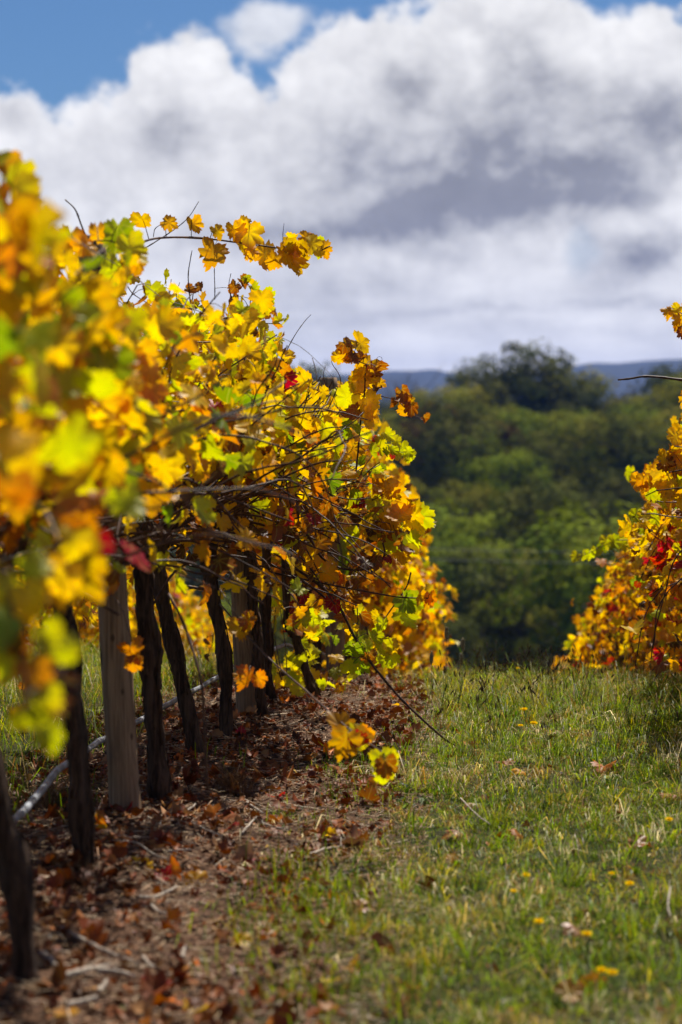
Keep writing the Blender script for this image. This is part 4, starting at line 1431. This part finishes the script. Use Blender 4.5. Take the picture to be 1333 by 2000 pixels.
# ------------------------------------------------------------------ grass
def blades(x, y, h, w, lean, col, zoff=None):
    n = len(x)
    a = rng.uniform(0, 6.283, n)
    b = a + rng.normal(0, .6, n) + np.pi / 2
    z = ground(x, y) - .01
    base = np.stack([x, y, z], -1)
    sd = np.stack([np.cos(a), np.sin(a), np.zeros(n)], -1) * (w / 2)[:, None]
    dr = np.stack([np.cos(b), np.sin(b), np.zeros(n)], -1)
    up = np.array([0, 0, 1.0])
    p1 = base + up * (h * .55)[:, None] + dr * (lean * h * .28)[:, None]
    p2 = base + up * (h * np.clip(1 - .45 * lean, .25, 1))[:, None] + dr * (lean * h)[:, None]
    V = np.stack([base - sd, base + sd, p1 + sd * .8, p1 - sd * .8, p2], 1).reshape(-1, 3)
    i = np.arange(n)[:, None] * 5
    q = i + np.array([[0, 1, 2, 3]])
    t = i + np.array([[3, 2, 4]])
    tone = np.array([.75, .75, 1.0, 1.0, 1.12])
    c = np.repeat(col, 5, 0)
    return V, [q, t], c


GC = np.array([(.13, .20, .006), (.22, .26, .008), (.042, .080, .005), (.32, .26, .012), (.40, .28, .09), (.18, .09, .025), (.62, .52, .30)])


def strip_edge(y):
    """where turf takes over from the soil strip"""
    return np.interp(y, [3, 5.5, 6.6, 7.4, 8.5, 10, 12, 16, 30], [-.36, -.42, -.58, -.56, -.46, -.48, -.44, -.52, -.65])


def scatter_grass():
    B = Bag()
    # alley turf
    def patch(x0, x1, y0, y1, dens, hs, probs):
        n = int((x1 - x0) * (y1 - y0) * dens)
        x = rng.uniform(x0, x1, n)
        y = rng.uniform(y0, y1, n)
        if x1 > -1.2:
            e = strip_edge(y) + .16 * sines(x, y, 41, 4.0)
            p = 1 / (1 + np.exp(-(x - e) / .075))
        else:
            e = -1.62 + .12 * sines(x, y, 42, 4.0)
            p = 1 / (1 + np.exp((x - e) / .05))
        cl = sines(x, y, 43, 9, 8) * .5 + sines(x, y, 44, 3.0, 6) * .5
        p = p * np.clip(.72 + .45 * cl, .12, 1)
        ok = rng.uniform(size=n) < p
        x, y, cl = x[ok], y[ok], cl[ok]
        n = len(x)
        h = hs * rng.gamma(6, 1 / 6, n) * (1 + .28 * cl) * (1 + .5 * np.clip((y - 11.5) / 4, 0, 1))
        w = rng.uniform(.0018, .0042, n) * (1 + .5 * (y > 13))
        dry = np.clip(sines(x, y, 45, 2.6, 6) * .42 + .35 * sines(x, y, 46, 8, 6) + .02, 0, .9)[:, None]
        pr = np.asarray(probs)[None] * (1 - dry) + np.array([.10, .08, .06, .16, .26, .18, .16])[None] * dry
        pr = pr / pr.sum(1, keepdims=True)
        k = (pr.cumsum(1) > rng.uniform(size=(n, 1))).argmax(1)
        lean = np.where(k >= 4, rng.uniform(.6, 2.2, n), rng.uniform(.15, 1.7, n))
        v, f, c = blades(x, y, h, w, lean, GC[k] * rng.lognormal(0, .38, (n, 1)))
        B.add(v, f, c)
    pg = [.33, .21, .26, .07, .05, .06, .02]
    patch(-.85, 1.9, 3.4, 7.2, 5000, .046, pg)
    patch(-.85, 2.2, 7.2, 12, 6000, .046, pg)
    patch(-.95, 2.6, 12, 19, 2500, .075, [.22, .16, .14, .16, .12, .14, .06])
    patch(-.95, 2.8, 19, 40, 500, .10, pg)
    patch(-3.9, -1.5, 3.4, 9, 1300, .13, [.34, .30, .16, .10, .05, .03, .02])
    patch(-4.6, -1.5, 9, 20, 1200, .14, [.30, .30, .14, .16, .05, .03, .02])
    patch(-5, -1.5, 20, 42, 250, .14, [.30, .30, .14, .16, .05, .03, .02])
    # taller tufts and flat broad weeds that break up the turf
    def tufts(nt, x0, x1, y0, y1, hh, mm, kp, wide=(.002, .004)):
        cx = rng.uniform(x0, x1, nt)
        cy = y0 + (y1 - y0) * rng.uniform(0, 1, nt) ** .8
        keep = cx > strip_edge(cy) + .1
        cx, cy = cx[keep], cy[keep]
        hs_ = hh * rng.lognormal(0, .3, len(cx))
        kk = rng.choice(7, len(cx), p=kp)
        i = np.repeat(np.arange(len(cx)), mm)
        n = len(i)
        x = cx[i] + rng.normal(0, .022, n)
        y = cy[i] + rng.normal(0, .022, n)
        k = np.where(rng.uniform(size=n) < .7, kk[i], rng.choice(7, n, p=kp))
        v, f, c = blades(x, y, hs_[i] * rng.gamma(8, 1 / 8, n), rng.uniform(*wide, n), rng.uniform(.2, 1.8, n), GC[k] * rng.lognormal(0, .35, (n, 1)))
        B.add(v, f, c)
    tufts(900, -.6, 1.7, 4.2, 13, .080, 34, [.34, .30, .14, .10, .06, .03, .03])
    tufts(520, -.6, 1.7, 4.2, 13, .048, 40, [.03, .03, .05, .15, .26, .32, .16])
    tufts(640, -.5, 2.2, 11.5, 16.5, .115, 24, [.26, .22, .14, .16, .10, .10, .02])
    tufts(420, -.6, 1.6, 4.2, 12, .035, 9, [.45, .15, .40, 0, 0, 0, 0], (.010, .018))
    # small tufts that creep onto the soil
    for px, py, m, hh in [(600, 1745, 120, .085), (640, 1790, 150, .085), (670, 1770, 90, .08), (620, 1850, 60, .07), (585, 1700, 40, .07), (570, 1700, 60, .08), (720, 1560, 80, .07), (690, 1500, 60, .07), (690, 1560, 70, .06), (435, 1490, 14, .10), (500, 1880, 90, .06), (630, 1960, 160, .08), (760, 1520, 120, .09), (150, 1590, 50, .10)]:
        p, d = on_ground(px, py)
        x = p[0] + rng.normal(0, .075, m)
        y = p[1] + rng.normal(0, .17, m)
        k = rng.choice(4, m, p=[.35, .35, .15, .15])
        v, f, c = blades(x, y, hh * rng.gamma(6, 1 / 6, m), rng.uniform(.003, .005, m), rng.uniform(.2, .9, m), GC[k])
        B.add(v, f, c)
    return B.build('grass', M['grass'], None, smooth=False)


tag(scatter_grass(), 'short green and straw grass of the alleys between the vine rows', kind='stuff')


def seeding_grass():
    """thin flowering stalks with dark seed spikes toward the crest"""
    B = Bag()
    n = 1500
    y = 8.5 + 8.5 * rng.beta(2.2, 1.3, n)
    x = rng.uniform(-.35, 2.0, n)
    keep = rng.uniform(size=n) < np.clip(.55 + .5 * sines(x, y, 51, 3), .1, 1)
    x, y = x[keep], y[keep]
    for xi, yi in zip(x, y):
        h = rng.uniform(.11, .27)
        b = np.array([xi, yi, float(ground(xi, yi)) - .01])
        l = np.array([rng.normal(0, .3), rng.normal(0, .3), 1]) * h
        P = np.array([b, b + l * .5 + rng.normal(0, .005, 3), b + l + np.array([rng.normal(0, .02), 0, -.01])])
        v, f = tube(P, [.0011, .0009, .0007], 3, cap=False)
        c = np.array([(.13, .10, .045), (.10, .12, .03), (.22, .16, .08)])[rng.integers(3)]
        B.add(v, f, c)
        t = unit(P[2] - P[1])
        L = rng.uniform(.014, .034)
        tt = np.array([-.1, .15, .5, .85, 1.0])
        v, f = tube(P[2] + t * (tt * L)[:, None], np.array([.0007, .0028, .0034, .0024, .0007]), 5)
        B.add(v, f, np.array([(.05, .03, .018), (.10, .06, .03), (.17, .12, .06)])[rng.integers(3)])
    return B.build('seeding_grass', M['grass'], None)


tag(seeding_grass(), 'thin flowering grass stalks with dark seed spikes near the crest', kind='stuff')

# single tall seed heads that stand out before the far vines
for px, py, base_py, lab in [(872, 1248, 1400, 'tallest pale green seed head standing before the yellow vines'), (905, 1270, 1390, 'seed head with a brown spike, right before the dark forest edge'),
                             (843, 1296, 1400, 'plump pale seed head below the tallest one'), (902, 1298, 1385, 'smaller drooping seed head under the brown spike')]:
    b, d = on_ground(px - 12, base_py)
    top = at(px, py, d)
    o = empty('grass_seed_stalk', b)
    tag(o, lab, 'grass stalk', 'seed heads of tall grass')
    P = smooth_path([b - b, (top - b) * .5 + np.array([.012, 0, 0]), top - b], 12)
    v, f = tube(P, np.linspace(.0016, .0008, 12), 5)
    mesh('stem', v, f, M['flower_stem'], o)
    HB = Bag()
    t = unit(P[-1] - P[-2])
    L = .058
    tt = np.linspace(-.15, 1, 9)
    v, f = tube(P[-1] + t * (tt * L)[:, None], np.sin(np.linspace(.1, np.pi - .1, 9)) * .0085, 9)
    HB.add(v, f)
    for q in range(46):
        a = rng.uniform(0, 6.28)
        u_ = rng.uniform(0, 1)
        c = P[-1] + t * u_ * L + np.array([math.cos(a), math.sin(a), 0]) * .0065 * math.sin(math.pi * (.1 + .8 * u_))
        v, f = tube(np.array([c, c + np.array([math.cos(a), math.sin(a), .9]) * .007]), [.0016, .0004], 4)
        HB.add(v, f)
    HB.build('seed_head', M['seed'], o)

# ------------------------------------------------------------------ litter on the soil
def litter():
    # crumpled dry leaves, many
    n = 26000
    y = rng.uniform(3.6, 15, n)
    x = np.where(rng.uniform(size=n) < .78, rng.uniform(-1.9, -.35, n), rng.uniform(-.6, 1.4, n))
    e = strip_edge(y)
    keep = rng.uniform(size=n) < np.where(x > e + .1, .10 + .5 * np.exp(-(x - e) / .16), .9) * np.clip(.7 + .5 * sines(x, y, 61, 5), .1, 1)
    x, y = x[keep], y[keep]
    n = len(x)
    B = np.stack([x, y, ground(x, y) + soilbump(x, y) + rng.uniform(.0, .018, n)], -1)
    T = rng.normal(0, 1, (n, 3)) * np.array([1, 1, .35])
    N = rng.normal(0, .45, (n, 3)) + np.array([0, 0, .9])
    S = rng.gamma(3.0, .0062, n) + .006
    S = np.where(rng.uniform(size=n) < .045, rng.uniform(.045, .08, n), S)
    pal = np.array([(.21, .055, .018), (.27, .10, .035), (.14, .038, .014), (.34, .17, .075), (.46, .13, .018), (.06, .026, .014), (.30, .11, .04)])
    k = rng.choice(7, n, p=[.24, .2, .16, .12, .08, .1, .1])
    v, f, c, uv = leaves(B, T, N, S, pal[k] * rng.uniform(.7, 1.2, (n, 1)), pal[k] * .6, rng.uniform(.5, 1.0, n), 'lo')
    tag(mesh('leaf_litter', v, f, M['litter'], None, c, uv), 'carpet of crumpled brown and rust dead leaves on the soil strip', kind='stuff')
    # straw, bark chips and bits of cane
    Bg = Bag()
    n = 42000
    y = rng.uniform(3.5, 14.5, n)
    x = rng.uniform(-1.9, -.25, n)
    z = ground(x, y) + soilbump(x, y)
    a = rng.uniform(0, 6.28, n)
    L = rng.gamma(1.8, .0095, n) + .004
    w = rng.uniform(.0008, .0024, n)
    el = rng.normal(0, .16, n)
    d = np.stack([np.cos(a) * np.cos(el), np.sin(a) * np.cos(el), np.sin(el)], -1) * L[:, None]
    c0 = np.stack([x, y, z + rng.uniform(.002, .02, n)], -1)
    sd = np.stack([-np.sin(a), np.cos(a), np.zeros(n)], -1) * w[:, None]
    up = np.array([0, 0, 1.0]) * (w * .8)[:, None]
    V = np.stack([c0 - d - sd, c0 - d + sd, c0 - d * .9 + up, c0 + d - sd, c0 + d + sd, c0 + d * .9 + up], 1).reshape(-1, 3)
    i = np.arange(n)[:, None] * 6
    q = np.vstack([i + np.array([[0, 1, 4, 3]]), i + np.array([[1, 2, 5, 4]]), i + np.array([[2, 0, 3, 5]])])
    t = np.vstack([i + np.array([[0, 2, 1]]), i + np.array([[3, 4, 5]])])
    pal = np.array([(.46, .32, .19), (.34, .20, .11), (.20, .11, .06), (.58, .46, .32), (.09, .05, .03)])
    k = rng.choice(5, n, p=[.2, .26, .25, .08, .21])
    tag(mesh('straw_litter', V, [q, t], M['litter'], None, np.repeat(pal[k] * rng.uniform(.8, 1.2, (n, 1)), 6, 0), smooth=False), 'bits of straw, bark and snapped cane scattered on the soil strip', kind='stuff')
    # clods of earth
    n = 900
    y = rng.uniform(3.6, 13, n)
    x = rng.uniform(-1.85, -.4, n)
    s = rng.gamma(2, .0024, n) + .002
    oc = np.array([(1, 0, 0), (-1, 0, 0), (0, 1, 0), (0, -1, 0), (0, 0, 1), (0, 0, -1)], float)
    V = np.stack([x, y, ground(x, y) + soilbump(x, y) + s * .3], -1)[:, None] + oc[None] * s[:, None, None] * rng.uniform(.6, 1.3, (n, 6, 1)) + rng.normal(0, .15, (n, 6, 3)) * s[:, None, None]
    tr = np.array([(0, 2, 4), (2, 1, 4), (1, 3, 4), (3, 0, 4), (2, 0, 5), (1, 2, 5), (3, 1, 5), (0, 3, 5)])
    F = (np.arange(n)[:, None, None] * 6 + tr[None]).reshape(-1, 3)
    cc = np.array([(.05, .033, .024), (.10, .066, .045), (.028, .02, .015)])[rng.integers(3, size=n)]
    tag(mesh('soil_clods', V.reshape(-1, 3), [F], M['litter'], None, np.repeat(cc, 6, 0)), 'dark crumbs and clods of earth on the soil strip', kind='stuff')


litter()

# single fallen leaves that stand out
FL = [  # px, py, size m, class, curl, label
    (272, 1702, .085, 0, .6, 'yellow fallen leaf with a pale back, curled, on bare soil before the thick post'),
    (338, 1716, .085, 4, .7, 'upright orange fallen leaf in a pair, beside a forked pale stick'),
    (375, 1728, .10, 1, .6, 'golden brown fallen leaf leaning up beside the upright orange leaf'),
    (325, 1722, .07, 5, .6, 'dark red fallen leaf touching the upright orange leaf'),
    (412, 1614, .08, 4, .4, 'orange and yellow fallen leaf lying beyond the thick post'),
    (450, 1620, .06, 5, .4, 'small crimson fallen leaf beside the orange one beyond the thick post'),
    (505, 1683, .075, 1, .5, 'bright yellow orange fallen leaf beside a crimson one in mid strip'),
    (487, 1692, .065, 5, .4, 'crimson fallen leaf under the bright yellow orange one'),
    (466, 1850, .07, 0, .3, 'flat yellow fallen leaf alone among straw on the soil'),
    (345, 1918, .08, 4, .5, 'orange fallen leaf on a dark heap low in the frame'),
    (305, 1938, .09, 5, .6, 'dark red fallen leaf on the heap under the orange leaf'),
    (378, 1988, .08, 0, .5, 'yellow orange fallen leaf at the bottom edge of the frame'),
    (112, 1985, .09, 1, .5, 'orange yellow fallen leaf at the bottom corner by the nearest trunk'),
    (641, 1926, .05, 0, .3, 'small round yellow fallen leaf at the border of soil and turf'),
    (685, 1896, .085, 1, .6, 'golden crumpled fallen leaf on turf at the soil border'),
    (552, 1965, .07, 6, .4, 'pale tan fallen leaf near the bottom of the soil border'),
    (520, 1548, .08, 4, .7, 'orange fallen leaf with yellow edge at the foot of the straw tuft'),
    (540, 1562, .08, 5, .6, 'purplish red fallen leaf beside the straw tuft'),
    (652, 1640, .05, 0, .4, 'small bright yellow fallen leaf at the edge of the turf'),
    (615, 1660, .08, 4, .6, 'red orange fallen leaf beneath the small yellow one at the turf edge'),
    (690, 1655, .10, 6, .6, 'long tan fallen leaf at the turf edge by a pale stick'),
    (575, 1472, .05, 1, .3, 'small gold fallen leaf in the middle of the strip before the second post'),
    (605, 1485, .06, 4, .5, 'small orange fallen leaf between strip and hanging vine leaf'),
    (730, 1555, .09, 4, .7, 'orange brown fallen leaf under the dangling green leaf'),
    (720, 1580, .09, 6, .5, 'pale brown fallen leaf below the dangling green leaf'),
    (984, 1508, .08, 6, .4, 'upright red brown leaf standing in the turf'),
    (1012, 1522, .07, 1, .4, 'small yellow orange leaf deep in the turf by the red brown one'),
    (1178, 1512, .12, 4, .35, 'large orange fallen leaf propped in the sunny turf'),
    (920, 1585, .07, 6, .6, 'light tan curled leaf in the sunny turf'),
    (902, 1640, .11, 6, .8, 'long rolled tan leaf lying in the turf'),
    (1012, 1645, .09, 4, .7, 'orange and brown curled leaf on turf between rolled tan leaves'),
    (1030, 1636, .07, 7, .7, 'dark brown curled leaf beside the orange curled one'),
    (1240, 1664, .11, 6, .8, 'big curled brown leaf in shade of turf toward the far row'),
    (1305, 1565, .09, 4, .5, 'red orange leaf at the photo edge in the turf'),
    (885, 1697, .045, 4, .3, 'small orange leaf in long grass below the rolled tan leaf'),
    (655, 1770, .06, 4, .4, 'orange leaf against the green tuft at the soil border'),
    (710, 1795, .08, 6, .6, 'faded brown leaf beside the green tuft on the turf'),
    (1118, 1968, .08, 4, .4, 'orange red fallen leaf low in the turf, one of two side by side'),
    (1166, 1958, .08, 4, .5, 'salmon orange fallen leaf lower in the turf, the twin to the orange red one'),
    (1122, 1838, .07, 6, .5, 'pale pinkish brown leaf in grass beside a yellow flower'),
    (600, 1392, .06, 0, .3, 'yellow leaf on soil close to the crest'),
    (770, 1390, .05, 1, .4, 'gold leaf where the soil strip meets the tall grass'),
    (155, 1572, .10, 6, .7, 'brown crumpled leaf under the grey drip pipe'),
    (165, 1508, .06, 4, .5, 'orange leaf behind the second trunk near the pipe'),
    (240, 1592, .09, 5, .5, 'dark red leaf leaning on the foot of the thick post'),
    (5, 1708, .06, 4, .4, 'orange leaf at the photo edge behind the nearest trunk'),
    (470, 1440, .07, 5, .6, 'red leaf at the foot of the second post'),
]
for px, py, s, k, cu, lab in FL:
    p, d = on_ground(px, py)
    s = s * .78
    p = p + np.array([0, 0, .014 if px < 700 else .034])
    a = rng.uniform(0, 6.28)
    T = np.array([[math.cos(a), math.sin(a), rng.uniform(.0, .5)]])
    N = np.array([[rng.normal(0, .3), -.45 + rng.normal(0, .2), .8]])
    c, e = leaf_cols(np.array([k]))
    v, f, cc, uv = leaves(np.zeros((1, 3)) - T * s * .4, T, N, np.array([s]), c * 1.0, e, np.array([cu * .8]), 'hi')
    pet = smooth_path([-T[0] * s * .4, -T[0] * s * .75 + np.array([0, 0, .006]), -T[0] * s * 1.0], 6)
    B = Bag()
    B.add(v, f, cc, uv)
    v, f = tube(pet, .0011, 4)
    B.add(v, f, (.25, .09, .05), np.full((len(v), 2), 5.0))
    o = B.build('fallen_leaf', M['dry'] if k >= 6 else M['leaf'])
    o.location = p
    tag(o, lab, 'leaf', 'fallen vine leaves')

# sticks and prunings
ST = [
    ([(112, 1828), (165, 1852), (215, 1880), (272, 1897)], .0055, 'long straight grey pruning stick lying on the soil strip'),
    ([(122, 1925), (160, 1918), (195, 1905), (235, 1908)], .010, 'thick pale grey forked branch beside the nearest trunk'),
    ([(82, 1876), (100, 1890), (112, 1908), (122, 1920)], .007, 'short kinked pale stick touching the thick forked branch'),
    ([(190, 1918), (230, 1922), (262, 1926)], .008, 'pale blunt stick lying parallel to the thick forked branch'),
    ([(130, 1980), (160, 1974), (190, 1967)], .008, 'pale thick stick at the bottom edge of the frame'),
    ([(268, 1766), (300, 1767), (325, 1758), (345, 1745)], .0055, 'white forked twig below the pair of upright leaves'),
    ([(297, 1782), (312, 1794), (330, 1800)], .005, 'small white twig tip with a red end below the forked twig'),
    ([(242, 1655), (270, 1665), (300, 1680), (330, 1690)], .004, 'thin grey twig in front of the thick post'),
    ([(245, 1648), (290, 1652), (335, 1660)], .004, 'thin dark twig lying crosswise before the thick post'),
    ([(330, 1677), (352, 1678), (372, 1677)], .005, 'short white twig on shaded soil before the thick post'),
    ([(472, 1640), (485, 1625), (503, 1607)], .0055, 'pale slanted twig standing out in the sunny strip'),
    ([(483, 1576), (500, 1590), (515, 1600)], .0045, 'thin pale twig next to the slanted twig'),
    ([(605, 1682), (640, 1672), (692, 1664)], .0065, 'straight pale stick pointing into the turf edge'),
    ([(510, 1618), (530, 1625), (555, 1632)], .005, 'grey twig in the middle of the sunny strip'),
    ([(355, 1602), (375, 1590), (382, 1585)], .005, 'stubby pale twig beyond the thick post'),
    ([(346, 1600), (365, 1612), (400, 1632), (435, 1645)], .0045, 'thin dark curved twig past the thick post'),
    ([(356, 1885), (360, 1870), (366, 1865)], .006, 'short white chip standing in dark litter'),
    ([(280, 1886), (292, 1898), (302, 1912)], .005, 'golden tan chip of cane under the long straight stick'),
    ([(192, 1955), (202, 1944), (208, 1938)], .007, 'stubby grey twig below the forked branch'),
    ([(900, 1585), (930, 1620), (958, 1640)], .003, 'bleached straw stalk bent across the sunny turf'),
    ([(1310, 1770), (1305, 1800), (1310, 1830)], .004, 'bleached stalk standing in turf at the photo edge'),
]
for pts, r0, lab in ST:
    P = []
    for px, py in pts:
        p, d = on_ground(px, py)
        P.append(p + np.array([0, 0, .016 + (0.03 if px > 800 else 0)]))
    P = np.array(P)
    P[:, 2] += np.abs(rng.normal(0, .004, len(P)))
    b = P[0].copy()
    path = smooth_path(P - b, 18) + rng.normal(0, r0 * .12, (18, 3))
    v, f = tube(path, .8 * r0 * np.linspace(1.1, .75, 18) * (1 + .12 * np.sin(np.arange(18) * 1.9)), 8)
    o = mesh('dead_stick', v, f, M['stick'])
    o.location = b
    tag(o, lab, 'stick', 'prunings on the ground')

# dry tuft on the soil
for px, py, lab, m, hh in [(455, 1556, 'wiry straw coloured dry tuft on the soil beyond the thick post', 170, .10), (105, 1580, 'wispy dry tuft beside the drip pipe near the nearest trunk', 120, .10), (165, 1740, 'dark dead weed tuft on the soil by the bent trunk', 90, .08)]:
    p, d = on_ground(px, py)
    x = rng.normal(0, .03, m)
    y = rng.normal(0, .03, m)
    a = rng.uniform(0, 6.28, m)
    B = Bag()
    for i in range(m):
        h = hh * rng.uniform(.4, 1.1)
        e = np.array([x[i], y[i], 0]) + np.array([math.cos(a[i]) * h * .6, math.sin(a[i]) * h * .6, h])
        v, f = tube(smooth_path([(x[i], y[i], -.01), (x[i] + (e[0] - x[i]) * .3, y[i] + (e[1] - y[i]) * .3, h * .6), e], 5), np.linspace(.0014, .0005, 5), 3, cap=False)
        B.add(v, f, np.array([(.24, .14, .06), (.34, .22, .10), (.14, .08, .04)])[rng.integers(3)] * (.35 if px == 165 else 1))
    o = B.build('dry_grass_tuft', M['grass'])
    o.location = p
    tag(o, lab, 'grass tuft', 'dead tufts on the soil strip')

# yellow flowers in the turf
FLW = [(1027, 1730, 'yellow flower in mid turf, upper one of the pair with the flower beneath it'), (1003, 1760, 'smaller yellow flower just below the upper one of the pair'), (1230, 1747, 'bright yellow flower on its own toward the row across the grass'),
       (1195, 1724, 'tiny yellow flower near the bright lone one'), (1053, 1825, 'yellow flower in the lower turf beneath the pair'), (1147, 1851, 'yellow flower beside a pinkish dry leaf'),
       (1307, 1614, 'yellow flower at the photo edge in sunny turf'), (1024, 1388, 'yellow flower beyond the sunny turf nearest the crest'), (1043, 1416, 'yellow flower in the tall grass under the crest one'), (1017, 1421, 'small yellow flower next to the one in tall grass'),
       (1175, 1924, 'gold flower low in the turf, one of the touching pair'), (1196, 1928, 'paler gold flower of the touching pair low in the turf'), (1012, 1305, 'small yellow flower on the crest against the forest')]
for px, py, lab in FLW:
    p, d = on_ground(px, min(py + 26, 1990) if py > 1310 else 1345)
    if py < 1310:
        d = 14.5
        q = at(px, 1345, d)
        p = np.array([q[0], q[1], float(ground(q[0], q[1]))])
    top = at(px, py, d)
    h = max(top[2] - p[2], .065)
    o = empty('yellow_flower', p)
    tag(o, lab, 'flower', 'yellow flowers in the turf')
    v, f = tube(smooth_path([(0, 0, -.01), (.004, .002, h * .5), (0, 0, h)], 8), .0014, 5)
    mesh('stem', v, f, M['flower_stem'], o)
    B = Bag()
    rr = .0145 if py > 1500 else .018
    if 'tiny' in lab or 'small' in lab:
        rr *= .7
    for ring, (cnt, el) in enumerate([(16, .12), (14, .4), (11, .75), (8, 1.15)]):
        for j in range(cnt):
            a = j / cnt * 6.283 + ring * .2
            dr = np.array([math.cos(a) * math.cos(el), math.sin(a) * math.cos(el), math.sin(el) * .7])
            sd = np.array([-math.sin(a), math.cos(a), 0])
            L = rr * (1 - .17 * ring) * rng.uniform(.85, 1.1)
            w = rr * .2
            V = np.array([(0, 0, 0) - sd * w * .4, sd * w * .4, dr * L * .7 + sd * w, dr * L + sd * w * .4, dr * L - sd * w * .4, dr * L * .7 - sd * w])
            V = np.stack([V[:, 0], V[:, 1] * .94 - V[:, 2] * .34, V[:, 1] * .34 + V[:, 2] * .94], -1) + np.array([0, 0, h])
            B.add(V, [np.array([[0, 1, 2, 5], [5, 2, 3, 4]])], np.array((.92, .68, .008)) * rng.uniform(.85, 1.05))
    B.build('flower_head', M['petal'], o, smooth=False)

# ------------------------------------------------------------------ air
hz = bpy.data.meshes.new('haze')
x0, x1, y0, y1, z0, z1 = -2700, 2700, -480, 5350, -40, 165
hz.from_pydata([(x0, y0, z0), (x1, y0, z0), (x1, y1, z0), (x0, y1, z0), (x0, y0, z1), (x1, y0, z1), (x1, y1, z1), (x0, y1, z1)], [],
               [(0, 3, 2, 1), (4, 5, 6, 7), (0, 1, 5, 4), (1, 2, 6, 5), (2, 3, 7, 6), (3, 0, 4, 7)])
m, t, out = material('haze')
pv = t.node('ShaderNodeVolumePrincipled')
pv.inputs['Color'].default_value = (.12, .30, 1.0, 1)
pv.inputs['Density'].default_value = 0.0001
pv.inputs['Anisotropy'].default_value = 0.1
t.l.new(pv.outputs[0], out.inputs['Volume'])
m.cycles.homogeneous_volume = True if hasattr(m.cycles, 'homogeneous_volume') else None
hz.materials.append(m)
ho = bpy.data.objects.new('haze', hz)
COL.objects.link(ho)
tag(ho, 'thin blue air between the vineyard and the far hills', kind='stuff')
for o in bpy.data.objects:
    if 'used' in o:
        del o['used']
